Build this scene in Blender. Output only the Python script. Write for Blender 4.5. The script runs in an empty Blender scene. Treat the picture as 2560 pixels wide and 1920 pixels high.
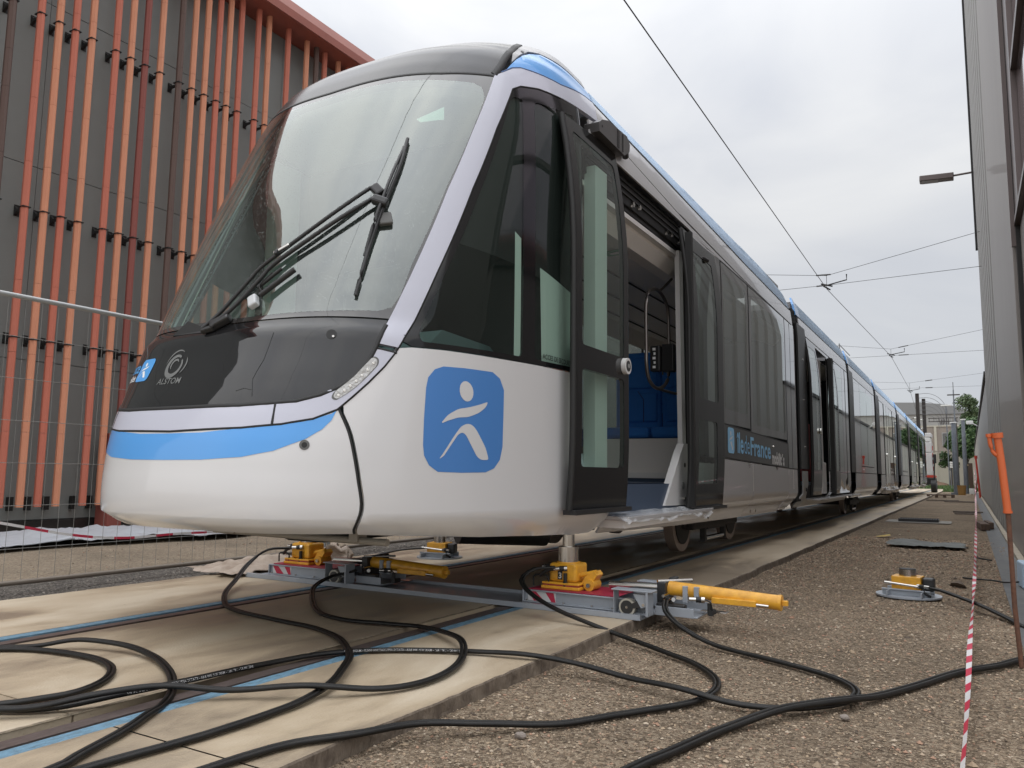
import bpy, bmesh, math, random
from mathutils import Vector, Matrix, noise
from mathutils.geometry import delaunay_2d_cdt
random.seed(7)
R = math.radians
scene = bpy.context.scene
col = scene.collection

# ------------------------------------------------------------------ camera
CAM = Vector((3.45, 0.0, 0.87))
def set_camera():
    F = 1950.0; cx, cy = 1280.0, 960.0
    t = Vector(((2425-cx)/F, (1199-cy)/F, 1.0)).normalized()      # track direction seen in camera space (x right, y down, z forward)
    r = R(0.75)
    p = math.atan((t.y*math.cos(r)-t.x*math.sin(r))/t.z)
    u = Vector((math.sin(r)*math.cos(p), -math.cos(r)*math.cos(p), math.sin(p)))
    x = t.cross(u)
    M = Matrix((x, t, u))                                          # camera space -> world
    right = M @ Vector((1, 0, 0)); up = M @ Vector((0, -1, 0)); back = M @ Vector((0, 0, -1))
    rot = Matrix((right, up, back)).transposed().to_4x4()
    cd = bpy.data.cameras.new('camera'); cam = bpy.data.objects.new('camera', cd)
    cd.sensor_width = 36.0; cd.lens = 36.0*F/2560.0; cd.clip_start = 0.05; cd.clip_end = 2000
    cam.matrix_world = Matrix.Translation(CAM) @ rot
    col.objects.link(cam); scene.camera = cam
set_camera()

# ------------------------------------------------------------------ sky, sun, exposure
SUN_EL, SUN_AZ = R(48), R(200)        # azimuth: direction the light comes from, 0 = +Y, clockwise
w = bpy.data.worlds.new('World'); scene.world = w; w.use_nodes = True
nt = w.node_tree; N = nt.nodes; N.clear()
def nn(tree, kind, **kw):
    n = tree.nodes.new(kind)
    for k, v in kw.items():
        if k in n.inputs: n.inputs[k].default_value = v
        else: setattr(n, k, v)
    return n
out = nn(nt, 'ShaderNodeOutputWorld'); bg = nn(nt, 'ShaderNodeBackground'); bg.inputs['Strength'].default_value = 0.1
sky = nn(nt, 'ShaderNodeTexSky', sky_type='NISHITA'); sky.sun_disc = False
sky.sun_elevation = SUN_EL; sky.sun_rotation = SUN_AZ
tc = nn(nt, 'ShaderNodeTexCoord'); mp = nn(nt, 'ShaderNodeMapping'); mp.inputs['Scale'].default_value = (1.0, 1.0, 2.2)
n1 = nn(nt, 'ShaderNodeTexNoise'); n1.inputs['Scale'].default_value = 2.3; n1.inputs['Detail'].default_value = 7; n1.inputs['Roughness'].default_value = 0.5
n1.inputs['Distortion'].default_value = 0.5
cr = nn(nt, 'ShaderNodeValToRGB'); e = cr.color_ramp.elements
e[0].position = 0.30; e[0].color = (0.70, 0.73, 0.80, 1); e[1].position = 0.68; e[1].color = (0.99, 0.995, 1.0, 1)
sx = nn(nt, 'ShaderNodeSeparateXYZ')
mr = nn(nt, 'ShaderNodeMapRange'); mr.inputs['From Min'].default_value = 0.0; mr.inputs['From Max'].default_value = 1.0
mr.inputs['To Min'].default_value = 4.9; mr.inputs['To Max'].default_value = 6.4
cub = nn(nt, 'ShaderNodeMath', operation='POWER'); cub.inputs[1].default_value = 3.0; ovc = nn(nt, 'ShaderNodeMath', operation='MULTIPLY_ADD'); ovc.inputs[1].default_value = 14.0   # an overcast sky is brightest overhead
mul = nn(nt, 'ShaderNodeVectorMath', operation='SCALE')
mix = nn(nt, 'ShaderNodeMix', data_type='RGBA'); mix.inputs['Factor'].default_value = 0.94
L = nt.links.new
L(tc.outputs['Generated'], mp.inputs['Vector']); L(mp.outputs[0], n1.inputs['Vector']); L(n1.outputs['Fac'], cr.inputs[0])
L(tc.outputs['Generated'], sx.inputs[0]); L(sx.outputs['Z'], mr.inputs['Value'])
L(cr.outputs[0], mul.inputs[0]); mx0 = nn(nt, 'ShaderNodeMath', operation='MAXIMUM'); mx0.inputs[1].default_value = 0.0; L(sx.outputs['Z'], mx0.inputs[0]); L(mx0.outputs[0], cub.inputs[0]); L(cub.outputs[0], ovc.inputs[0]); L(mr.outputs[0], ovc.inputs[2]); L(ovc.outputs[0], mul.inputs['Scale'])
L(sky.outputs[0], mix.inputs['A']); L(mul.outputs[0], mix.inputs['B']); L(mix.outputs['Result'], bg.inputs['Color']); L(bg.outputs[0], out.inputs[0])
sd = bpy.data.lights.new('sun', 'SUN'); sd.energy = 0.8; sd.angle = R(170); sd.color = (1.0, 0.96, 0.9)
so = bpy.data.objects.new('sun', sd); col.objects.link(so)
d = Vector((math.sin(SUN_AZ)*math.cos(SUN_EL), math.cos(SUN_AZ)*math.cos(SUN_EL), math.sin(SUN_EL)))
so.rotation_euler = d.to_track_quat('Z', 'Y').to_euler(); so.location = (0, -20, 30)
vs = scene.view_settings; vs.view_transform = 'Standard'; vs.look = 'None'; vs.gamma = 1.0; vs.exposure = 0.55; vs.use_curve_mapping = False

# ------------------------------------------------------------------ materials
MATS = {}
def mat(name, color, rough=0.5, metal=0.0, spec=0.5, bump=0.0, bscale=40, vary=0.0, vscale=4, vcol=None, coat=0.0, bdetail=6, stretch=None, alpha=None, trans=0.0, coords='Object', rvary=0.0):
    if name in MATS: return MATS[name]
    m = bpy.data.materials.new(name); m.use_nodes = True; t = m.node_tree; b = t.nodes['Principled BSDF']
    b.inputs['Base Color'].default_value = (*color, 1); b.inputs['Roughness'].default_value = rough; b.inputs['Metallic'].default_value = metal
    b.inputs['Specular IOR Level'].default_value = spec
    if coat: b.inputs['Coat Weight'].default_value = coat; b.inputs['Coat Roughness'].default_value = 0.04
    if trans: b.inputs['Transmission Weight'].default_value = trans
    if alpha is not None: b.inputs['Alpha'].default_value = alpha
    if bump or vary or rvary:
        tcn = nn(t, 'ShaderNodeTexCoord'); mpn = nn(t, 'ShaderNodeMapping')
        if stretch: mpn.inputs['Scale'].default_value = stretch
        t.links.new(tcn.outputs[coords], mpn.inputs[0])
    if vary:
        nz = nn(t, 'ShaderNodeTexNoise'); nz.inputs['Scale'].default_value = vscale; nz.inputs['Detail'].default_value = 8; nz.inputs['Roughness'].default_value = 0.65
        rp = nn(t, 'ShaderNodeMapRange'); rp.inputs['From Min'].default_value = 0.35; rp.inputs['From Max'].default_value = 0.65; rp.inputs['To Max'].default_value = vary; rp.inputs['To Min'].default_value = 0
        mx = nn(t, 'ShaderNodeMix', data_type='RGBA'); mx.inputs['A'].default_value = (*color, 1)
        c2 = vcol or tuple(c*0.55 for c in color); mx.inputs['B'].default_value = (*c2, 1)
        t.links.new(mpn.outputs[0], nz.inputs['Vector']); t.links.new(nz.outputs['Fac'], rp.inputs['Value']); t.links.new(rp.outputs[0], mx.inputs['Factor']); t.links.new(mx.outputs['Result'], b.inputs['Base Color'])
        if rvary:
            rr = nn(t, 'ShaderNodeMapRange'); rr.inputs['From Min'].default_value = 0.3; rr.inputs['From Max'].default_value = 0.7
            rr.inputs['To Min'].default_value = max(0.02, rough-rvary); rr.inputs['To Max'].default_value = min(1, rough+rvary)
            t.links.new(nz.outputs['Fac'], rr.inputs['Value']); t.links.new(rr.outputs[0], b.inputs['Roughness'])
    if bump:
        n2 = nn(t, 'ShaderNodeTexNoise'); n2.inputs['Scale'].default_value = bscale; n2.inputs['Detail'].default_value = bdetail
        bp = nn(t, 'ShaderNodeBump'); bp.inputs['Strength'].default_value = bump; bp.inputs['Distance'].default_value = 0.02
        t.links.new(mpn.outputs[0], n2.inputs['Vector']); t.links.new(n2.outputs['Fac'], bp.inputs['Height']); t.links.new(bp.outputs[0], b.inputs['Normal'])
    MATS[name] = m; return m

def wet(name, color, rough=0.25, scale=140, dens=0.42, coat=0.6, spec=0.5, metal=0.0, dotcol=None, strength=0.6):
    """paint beaded with rain drops: voronoi domes as bump, drops slightly tinted"""
    if name in MATS: return MATS[name]
    m = mat(name, color, rough, metal, spec, coat=coat); t = m.node_tree; b = t.nodes['Principled BSDF']
    tcn = nn(t, 'ShaderNodeTexCoord'); v = nn(t, 'ShaderNodeTexVoronoi'); v.inputs['Scale'].default_value = scale
    nz = nn(t, 'ShaderNodeTexNoise'); nz.inputs['Scale'].default_value = scale*0.35; nz.inputs['Detail'].default_value = 2
    sub = nn(t, 'ShaderNodeMath', operation='SUBTRACT'); sub.inputs[0].default_value = dens
    mu = nn(t, 'ShaderNodeMath', operation='MULTIPLY'); mu.inputs[1].default_value = 1.0
    a = nn(t, 'ShaderNodeMapRange'); a.inputs['From Min'].default_value = 0.0; a.inputs['From Max'].default_value = 0.25; a.inputs['To Max'].default_value = 1
    s2 = nn(t, 'ShaderNodeMath', operation='SUBTRACT')
    t.links.new(tcn.outputs['Object'], v.inputs['Vector']); t.links.new(tcn.outputs['Object'], nz.inputs['Vector'])
    t.links.new(nz.outputs['Fac'], s2.inputs[0]); s2.inputs[1].default_value = 1.0-dens-0.22
    t.links.new(s2.outputs[0], sub.inputs[0]); t.links.new(v.outputs['Distance'], sub.inputs[1])
    t.links.new(sub.outputs[0], a.inputs['Value'])
    bp = nn(t, 'ShaderNodeBump'); bp.inputs['Strength'].default_value = strength; bp.inputs['Distance'].default_value = 0.004
    t.links.new(a.outputs[0], bp.inputs['Height']); t.links.new(bp.outputs[0], b.inputs['Normal'])
    try: t.links.new(bp.outputs[0], b.inputs['Coat Normal'])
    except Exception: pass
    if dotcol:
        mx = nn(t, 'ShaderNodeMix', data_type='RGBA'); mx.inputs['A'].default_value = (*color, 1); mx.inputs['B'].default_value = (*dotcol, 1)
        g = nn(t, 'ShaderNodeMath', operation='MULTIPLY'); g.inputs[1].default_value = 0.8
        t.links.new(a.outputs[0], g.inputs[0]); t.links.new(g.outputs[0], mx.inputs['Factor']); t.links.new(mx.outputs['Result'], b.inputs['Base Color'])
    return m

def glass(name, tint, ior=1.6, film=0.0, filmcol=(0.5, 0.6, 0.55), drops=False, boost=1.0):
    """thin pane: tinted see-through plus mirror reflection by angle, optional pale diffuse film painted in for reflected light, optional rain drops"""
    if name in MATS: return MATS[name]
    m = bpy.data.materials.new(name); m.use_nodes = True; t = m.node_tree; t.nodes.clear()
    o = nn(t, 'ShaderNodeOutputMaterial'); tr = nn(t, 'ShaderNodeBsdfTransparent'); tr.inputs[0].default_value = (*tint, 1)
    gl = nn(t, 'ShaderNodeBsdfGlossy'); gl.inputs['Roughness'].default_value = 0.0; gl.inputs[0].default_value = (0.93, 0.97, 0.95, 1)
    # thin pane: the same angular reflectance from both faces (a thick-glass Fresnel would trap light inside)
    geo = nn(t, 'ShaderNodeNewGeometry'); dt = nn(t, 'ShaderNodeVectorMath', operation='DOT_PRODUCT'); ab = nn(t, 'ShaderNodeMath', operation='ABSOLUTE'); om = nn(t, 'ShaderNodeMath', operation='SUBTRACT'); om.inputs[0].default_value = 1.0; om.use_clamp = True
    pw = nn(t, 'ShaderNodeMath', operation='POWER'); pw.inputs[1].default_value = 5.0; f0 = ((ior-1)/(ior+1))**2; fr = nn(t, 'ShaderNodeMath', operation='MULTIPLY_ADD'); fr.inputs[1].default_value = 1-f0; fr.inputs[2].default_value = f0
    t.links.new(geo.outputs['Incoming'], dt.inputs[0]); t.links.new(geo.outputs['Normal'], dt.inputs[1]); t.links.new(dt.outputs['Value'], ab.inputs[0]); t.links.new(ab.outputs[0], om.inputs[1]); t.links.new(om.outputs[0], pw.inputs[0]); t.links.new(pw.outputs[0], fr.inputs[0])
    mu = nn(t, 'ShaderNodeMath', operation='MULTIPLY'); mu.inputs[1].default_value = boost; mu.use_clamp = True
    t.links.new(fr.outputs[0], mu.inputs[0])
    ms = nn(t, 'ShaderNodeMixShader'); t.links.new(mu.outputs[0], ms.inputs[0])
    base = tr.outputs[0]
    if film:  # even pale diffuse mix lifts the pane, painted in for reflected sky light
        df = nn(t, 'ShaderNodeBsdfDiffuse'); df.inputs[0].default_value = (*filmcol, 1)
        m2 = nn(t, 'ShaderNodeMixShader'); m2.inputs[0].default_value = film
        t.links.new(tr.outputs[0], m2.inputs[1]); t.links.new(df.outputs[0], m2.inputs[2]); base = m2.outputs[0]
        if drops:
            tcn = nn(t, 'ShaderNodeTexCoord'); v = nn(t, 'ShaderNodeTexVoronoi'); v.inputs['Scale'].default_value = 85
            nz = nn(t, 'ShaderNodeTexNoise'); nz.inputs['Scale'].default_value = 20; nz.inputs['Detail'].default_value = 3
            t.links.new(tcn.outputs['Object'], v.inputs['Vector']); t.links.new(tcn.outputs['Object'], nz.inputs['Vector'])
            s1 = nn(t, 'ShaderNodeMath', operation='MULTIPLY'); s1.inputs[1].default_value = 0.40; t.links.new(nz.outputs['Fac'], s1.inputs[0])
            s2 = nn(t, 'ShaderNodeMath', operation='LESS_THAN'); t.links.new(v.outputs['Distance'], s2.inputs[0]); t.links.new(s1.outputs[0], s2.inputs[1])
            s3 = nn(t, 'ShaderNodeMath', operation='MULTIPLY_ADD'); s3.inputs[1].default_value = 0.20; s3.inputs[2].default_value = film*0.9
            t.links.new(s2.outputs[0], s3.inputs[0]); t.links.new(s3.outputs[0], m2.inputs[0])
            bp = nn(t, 'ShaderNodeBump'); bp.inputs['Strength'].default_value = 0.12; bp.inputs['Distance'].default_value = 0.003
            t.links.new(s2.outputs[0], bp.inputs['Height']); t.links.new(bp.outputs[0], gl.inputs['Normal'])
    t.links.new(base, ms.inputs[1]); t.links.new(gl.outputs[0], ms.inputs[2]); t.links.new(ms.outputs[0], o.inputs[0])
    MATS[name] = m; return m

M_white = mat('tram_white', (0.68, 0.675, 0.68), 0.22, coat=0.7)
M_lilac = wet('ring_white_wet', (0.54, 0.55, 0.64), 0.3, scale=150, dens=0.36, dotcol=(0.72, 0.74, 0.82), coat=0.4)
M_blue = mat('livery_blue', (0.085, 0.35, 0.80), 0.28, coat=0.6)
M_bluelogo = mat('logo_blue', (0.07, 0.23, 0.58), 0.3, coat=0.5)
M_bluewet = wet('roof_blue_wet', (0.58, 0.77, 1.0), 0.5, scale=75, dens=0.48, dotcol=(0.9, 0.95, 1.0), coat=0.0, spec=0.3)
M_bonnet = wet('bonnet_black_wet', (0.014, 0.014, 0.015), 0.03, scale=46, dens=0.20, coat=0.0, spec=0.5, strength=0.4)
M_bonnet.node_tree.nodes['Principled BSDF'].inputs['IOR'].default_value = 1.62
M_dome = wet('dome_graphite_wet', (0.030, 0.029, 0.030), 0.25, scale=60, dens=0.26, coat=0.15, spec=0.5, dotcol=(0.03, 0.03, 0.03), strength=0.5)
M_roofgrey = wet('roof_grey_wet', (0.30, 0.30, 0.31), 0.4, scale=80, dens=0.4, coat=0.3)
M_silver = mat('tram_silver', (0.56, 0.545, 0.55), 0.26, metal=0.25, spec=0.6, coat=0.6)
M_frit = mat('black_frit', (0.009, 0.009, 0.010), 0.08, spec=0.45, coat=0.0)
M_fritg = mat('grey_frit', (0.035, 0.033, 0.032), 0.05, spec=0.9, coat=0.8)
M_rubber = mat('rubber', (0.014, 0.014, 0.014), 0.55)
M_plastic = mat('black_plastic', (0.022, 0.022, 0.023), 0.38)
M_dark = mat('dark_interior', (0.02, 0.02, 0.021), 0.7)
M_under = mat('underframe', (0.03, 0.028, 0.026), 0.7, vary=0.6, vscale=6)
M_cabgreen = mat('cab_panel', (0.66, 0.72, 0.69), 0.5)
M_dash = mat('dashboard', (0.11, 0.155, 0.165), 0.6)
M_beige = mat('interior_beige', (0.78, 0.74, 0.70), 0.5)
M_igrey = mat('interior_grey', (0.72, 0.70, 0.68), 0.5)
M_seat = mat('seat_blue', (0.02, 0.15, 0.50), 0.75, bump=0.15, bscale=260, vary=0.5, vscale=220, vcol=(0.03, 0.20, 0.60))
M_floorblue = mat('floor_blue', (0.05, 0.075, 0.12), 0.5)
M_doorwhite = mat('door_post_white', (0.66, 0.65, 0.64), 0.35)
M_steel = mat('steel_polished', (0.55, 0.53, 0.50), 0.18, metal=1.0)
M_rail_steel = mat('handrail_steel', (0.20, 0.18, 0.17), 0.3, metal=0.8)
M_lamp = mat('lamp_clear', (0.50, 0.50, 0.49), 0.15, spec=0.7, bump=0.7, bscale=50)
G_wind = glass('windshield_glass', (0.55, 0.67, 0.61), ior=2.15, film=0.05, filmcol=(0.50, 0.60, 0.56), drops=True, boost=1.45)
G_cab = glass('cab_side_glass', (0.66, 0.76, 0.71), ior=1.5, boost=1.0)
G_door = glass('door_glass', (0.68, 0.78, 0.73), ior=1.5, boost=1.1)
G_side = glass('side_glass', (0.50, 0.53, 0.50), ior=1.8, film=0.16, filmcol=(0.36, 0.35, 0.32), boost=1.3)
G_plain = glass('plain_glass', (0.5, 0.5, 0.5), ior=1.6)

# ------------------------------------------------------------------ object helpers
def tag(o, label=None, cat=None, group=None, kind=None):
    if label: o['label'] = label
    if cat: o['category'] = cat
    if group: o['group'] = group
    if kind: o['kind'] = kind
    return o
def empty(name, loc=(0, 0, 0), rz=0.0, label=None, cat=None, group=None):
    o = bpy.data.objects.new(name, None); o.location = loc; o.rotation_euler = (0, 0, rz); o.empty_display_size = 0.2
    col.objects.link(o); return tag(o, label, cat, group)
def link(name, me, parent=None, m=None):
    o = bpy.data.objects.new(name, me); col.objects.link(o)
    if m is not None and not me.materials: me.materials.append(m)
    if parent: o.parent = parent
    return o
def copy_tree(o, parent=None):
    c = o.copy(); col.objects.link(c)
    if parent: c.parent = parent
    for ch in [x for x in bpy.data.objects if x.parent == o]: copy_tree(ch, c)
    return c

class MB:
    def __init__(s): s.v = []; s.f = []; s.sm = []
    def add(s, vs, fs, smooth=False):
        o = len(s.v); s.v += [tuple(v) for v in vs]; s.f += [tuple(i+o for i in f) for f in fs]; s.sm += [smooth]*len(fs); return s
    def box(s, x0, x1, y0, y1, z0, z1, M=None):
        vs = [Vector((x, y, z)) for z in (z0, z1) for y in (y0, y1) for x in (x0, x1)]
        if M: vs = [M @ v for v in vs]
        return s.add(vs, [(0, 2, 3, 1), (4, 5, 7, 6), (0, 1, 5, 4), (2, 6, 7, 3), (0, 4, 6, 2), (1, 3, 7, 5)])
    def bbox(s, x0, x1, y0, y1, z0, z1, b=0.01, M=None):
        """box with bevelled edges"""
        bm = bmesh.new(); r = bmesh.ops.create_cube(bm, size=1)
        for v in bm.verts: v.co = Vector(((x0+x1)/2+v.co.x*(x1-x0), (y0+y1)/2+v.co.y*(y1-y0), (z0+z1)/2+v.co.z*(z1-z0)))
        bmesh.ops.bevel(bm, geom=bm.edges[:], offset=b, segments=2, affect='EDGES', profile=0.5)
        bm.verts.index_update(); vs = [v.co.copy() for v in bm.verts]
        if M: vs = [M @ v for v in vs]
        s.add(vs, [tuple(v.index for v in f.verts) for f in bm.faces]); bm.free(); return s
    def cyl(s, p0, p1, r0, r1=None, n=16, cap=True):
        p0 = Vector(p0); p1 = Vector(p1); r1 = r0 if r1 is None else r1
        q = (p1-p0).to_track_quat('Z', 'Y'); vs = []
        for p, r in ((p0, r0), (p1, r1)):
            for i in range(n):
                a = 2*math.pi*i/n; vs.append(p + q @ Vector((r*math.cos(a), r*math.sin(a), 0)))
        s.add(vs, [(i, (i+1) % n, n+(i+1) % n, n+i) for i in range(n)], True)
        if cap: s.add([vs[i] for i in range(n)], [tuple(reversed(range(n)))]); s.add([vs[n+i] for i in range(n)], [tuple(range(n))])
        return s
    def tube(s, pts, r, n=10, cap=True, offset=0.0, smooth=True):
        """tube along points; offset shifts sideways (for twin hoses)"""
        pts = [Vector(p) for p in pts]; rings = []
        for i, p in enumerate(pts):
            t = (pts[min(i+1, len(pts)-1)]-pts[max(i-1, 0)]).normalized()
            up = Vector((0, 0, 1)) if abs(t.z) < 0.95 else Vector((0, 1, 0))
            sd_ = t.cross(up).normalized(); u2 = sd_.cross(t).normalized()
            c = p + sd_*offset
            rings.append([c + sd_*(r*math.cos(2*math.pi*k/n)) + u2*(r*math.sin(2*math.pi*k/n)) for k in range(n)])
        vs = [v for rg in rings for v in rg]; fs = []
        for i in range(len(rings)-1):
            for k in range(n): fs.append((i*n+k, i*n+(k+1) % n, (i+1)*n+(k+1) % n, (i+1)*n+k))
        s.add(vs, fs, smooth)
        if cap: s.add(rings[0], [tuple(range(n))]); s.add(rings[-1], [tuple(reversed(range(n)))])
        return s
    def prism(s, poly, axis, a, b):
        """extrude a 2D polygon along an axis ('x': poly=(y,z), 'y': (x,z), 'z': (x,y))"""
        def P(p, h): return {'x': (h, p[0], p[1]), 'y': (p[0], h, p[1]), 'z': (p[0], p[1], h)}[axis]
        n = len(poly); vs = [P(p, a) for p in poly]+[P(p, b) for p in poly]
        return s.add(vs, [tuple(range(n)), tuple(reversed(range(n, 2*n)))]+[(i, n+i, n+(i+1) % n, (i+1) % n) for i in range(n)])
    def build(s, name, m, parent=None, fix=True):
        me = bpy.data.meshes.new(name); me.from_pydata(s.v, [], s.f); me.materials.append(m)
        me.polygons.foreach_set('use_smooth', s.sm)
        if fix:
            bm = bmesh.new(); bm.from_mesh(me); bmesh.ops.recalc_face_normals(bm, faces=bm.faces[:]); bm.to_mesh(me); bm.free()
        me.update(); return link(name, me, parent)

def catmull(pts, step=0.04):
    pts = [Vector(p) for p in pts]; P = [pts[0]*2-pts[1]]+pts+[pts[-1]*2-pts[-2]]; o = []
    for i in range(1, len(P)-2):
        a, b, c, d = P[i-1:i+3]; n = max(2, int((c-b).length/step))
        for k in range(n):
            t = k/n; o.append(0.5*((2*b)+(c-a)*t+(2*a-5*b+4*c-d)*t*t+(3*b-a-3*c+d)*t**3))
    o.append(pts[-1]); return o
def interp(x, xs, ys):
    if x <= xs[0]: return ys[0]
    for i in range(1, len(xs)):
        if x <= xs[i]: t = (x-xs[i-1])/(xs[i]-xs[i-1]); return ys[i-1]*(1-t)+ys[i]*t
    return ys[-1]

# ------------------------------------------------------------------ tram surface: height -> plan curve
YC = 5.0
TZ = [.42, .47, .54, .635, .72, .85, 1.02, 1.10, 1.25, 1.42, 1.565, 1.60, 1.65, 1.9, 2.4, 2.9, 3.1, 3.25, 3.4, 3.52, 3.64, 3.74, 3.84, 3.90]
TY = [3.12, 2.88, 2.67, 2.485, 2.472, 2.475, 2.49, 2.515, 2.575, 2.65, 2.70, 2.735, 2.785, 2.88, 3.09, 3.33, 3.42, 3.50, 3.59, 3.67, 3.79, 3.93, 4.18, 4.55]
TW = [1.0, 1.09, 1.16, 1.2, 1.2, 1.2, 1.2, 1.2, 1.2, 1.2, 1.2, 1.2, 1.2, 1.2, 1.2, 1.2, 1.2, 1.195, 1.175, 1.155, 1.13, 1.10, 1.05, .95]
TN = [3.0, 3.1, 3.2, 3.3, 3.3, 3.3, 3.3, 3.3, 3.35, 3.4, 3.4, 3.4, 3.4, 3.4, 3.2, 3.0, 2.9, 2.8, 2.8, 2.8, 2.9, 2.9, 3.0, 3.2]
def smooth_tab(z, ys):
    dist = min(abs(z-1.585), abs(z-.635), abs(z-3.9)+.1); h = min(.11, max(.004, dist*.45))      # creases stay crisp, the rest is faired
    return sum(w*interp(z+k*h, TZ, ys) for k, w in ((-2, 1), (-1, 2), (0, 3), (1, 2), (2, 1)))/9
def S(u, z):
    """u: azimuth in degrees about (0,5) from straight ahead; beyond 90 the straight side at 3 cm per unit"""
    sg = 1 if u >= 0 else -1; a = abs(u)
    W = smooth_tab(z, TW)
    if a >= 90: return Vector((sg*W, YC+(a-90)*0.03, z))
    Lh = YC-smooth_tab(z, TY); n = smooth_tab(z, TN); s, c = math.sin(R(a)), math.cos(R(a))
    r = ((s/W)**n+(c/Lh)**n)**(-1/n); return Vector((sg*r*s, YC-r*c, z))
def SN(u, z):
    e = 0.3; du = S(u+e, z)-S(u-e, z); dz = S(u, z+0.008)-S(u, z-0.008); return du.cross(dz).normalized()
def U(y): return 90+(y-YC)/0.03
UM = 0.045       # metres per unit of u, for meshing

def densify(poly, su, sz, closed=True):
    o = []; n = len(poly)
    for i in range(n if closed else n-1):
        a, b = poly[i], poly[(i+1) % n]; k = max(1, int(math.ceil(max(abs(b[0]-a[0])/su, abs(b[1]-a[1])/sz))))
        for j in range(k): o.append((a[0]+(b[0]-a[0])*j/k, a[1]+(b[1]-a[1])*j/k))
    if not closed: o.append(poly[-1])
    return o
def inside(p, poly):
    x, y = p; c = False; n = len(poly)
    for i in range(n):
        x1, y1 = poly[i]; x2, y2 = poly[i-1]
        if (y1 > y) != (y2 > y) and x < (x2-x1)*(y-y1)/(y2-y1)+x1: c = not c
    return c
def fillet(poly, r, ku=UM, seg=5, only=None):
    """round polygon corners by radius r (metres); u axis scaled by ku"""
    o = []; n = len(poly)
    for i in range(n):
        if only is not None and i not in only: o.append(poly[i]); continue
        p = Vector((poly[i][0]*ku, poly[i][1])); a = Vector((poly[i-1][0]*ku, poly[i-1][1])); b = Vector((poly[(i+1) % n][0]*ku, poly[(i+1) % n][1]))
        da, db = (a-p), (b-p); rr = min(r, da.length*0.45, db.length*0.45); A = p+da.normalized()*rr; B = p+db.normalized()*rr
        for k in range(seg+1):
            t = k/seg; q = A*(1-t)**2+p*(2*t*(1-t))+B*t*t; o.append((q.x/ku, q.y))
    return o
def mirror(poly): return [(-u, z) for u, z in reversed(poly)]
def panel(name, poly, m, parent, thick=0.018, off=0.0, step=0.07, holes=(), su=None, chart=S, chartn=SN):
    side = all(abs(u) > 85 for u, z in poly)
    if side and su is None and step < 0.1: su = 12
    su = su or (25 if side else step/UM)          # flat sides need few columns
    polyd = densify(poly, su if side else su*0.7, step*0.7 if not side else step)
    hs = [densify(h, su*0.7, step*0.7) for h in holes]
    us = [p[0] for p in polyd]; zs = [p[1] for p in polyd]; k = 0.02 if side else UM
    pts = [Vector((p[0]*k, p[1])) for p in polyd]; edges = [(i, (i+1) % len(polyd)) for i in range(len(polyd))]
    for h in hs:
        o = len(pts); pts += [Vector((p[0]*k, p[1])) for p in h]; edges += [(o+i, o+(i+1) % len(h)) for i in range(len(h))]
    nb = len(pts)
    def near(p, rad):
        q = Vector((p[0]*k, p[1]))
        return any((q-b).length < rad for b in pts[:nb])
    u = min(us)+su*0.5
    while u < max(us):
        z = min(zs)+step*0.5
        while z < max(zs):
            p = (u, z)
            if inside(p, polyd) and not any(inside(p, h) for h in hs) and not near(p, step*0.3): pts.append(Vector((u*k, z)))
            z += step
        u += su
    v2, e2, f2, *_ = delaunay_2d_cdt(pts, edges, [], 0, 1e-7)
    fs = []
    for f in f2:
        c = (sum(v2[i].x for i in f)/len(f)/k, sum(v2[i].y for i in f)/len(f))
        if inside(c, polyd) and not any(inside(c, h) for h in hs): fs.append(tuple(f))
    V = []; NR = []
    for v in v2:
        uu, zz = v.x/k, v.y; n_ = chartn(uu, zz); V.append(chart(uu, zz)+n_*off); NR.append(n_)
    nf = len(V); faces = []
    for f in fs:
        a = (V[f[1]]-V[f[0]]).cross(V[f[2]]-V[f[0]])
        faces.append(f if a.dot(NR[f[0]]) > 0 else tuple(reversed(f)))
    if thick:                                     # rim and back
        bc = {}
        for f in faces:
            for i in range(len(f)):
                e_ = (f[i], f[(i+1) % len(f)]); bc[e_] = bc.get(e_, 0)+1
        bd = [e_ for e_ in bc if (e_[1], e_[0]) not in bc]
        for a, b in bd:
            o = len(V); pa, pb = V[a], V[b]; na, nb_ = NR[a], NR[b]
            V += [pa, pb, pb-nb_*thick, pa-na*thick]
            out_ = ((pb-pa).cross(na)).normalized(); NR += [out_]*4; faces.append((o+1, o, o+3, o+2))
    me = bpy.data.meshes.new(name); me.from_pydata([tuple(v) for v in V], [], faces); me.materials.append(m)
    me.polygons.foreach_set('use_smooth', [True]*len(faces))
    me.normals_split_custom_set_from_vertices([tuple(n) for n in NR])
    return link(name, me, parent)
def ribbon(name, line, width, m, parent, off=0.0012, du=2.0, dz=0.05):
    """dark joint or trim following a line on the tram surface"""
    line = densify(line, du, dz, False); V = []; NR = []
    P = [S(*p) for p in line]; NN = [SN(*p) for p in line]
    for i, p in enumerate(P):
        t = (P[min(i+1, len(P)-1)]-P[max(i-1, 0)]).normalized(); s = t.cross(NN[i]).normalized()
        V += [p-s*width/2-NN[i]*0.006, p-s*width*0.4+NN[i]*off, p+s*width*0.4+NN[i]*off, p+s*width/2-NN[i]*0.006]
    fs = [(4*i+k, 4*i+k+1, 4*i+k+5, 4*i+k+4) for i in range(len(P)-1) for k in range(3)]
    mb = MB().add(V, fs, True); return mb.build(name, m, parent)

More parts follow.
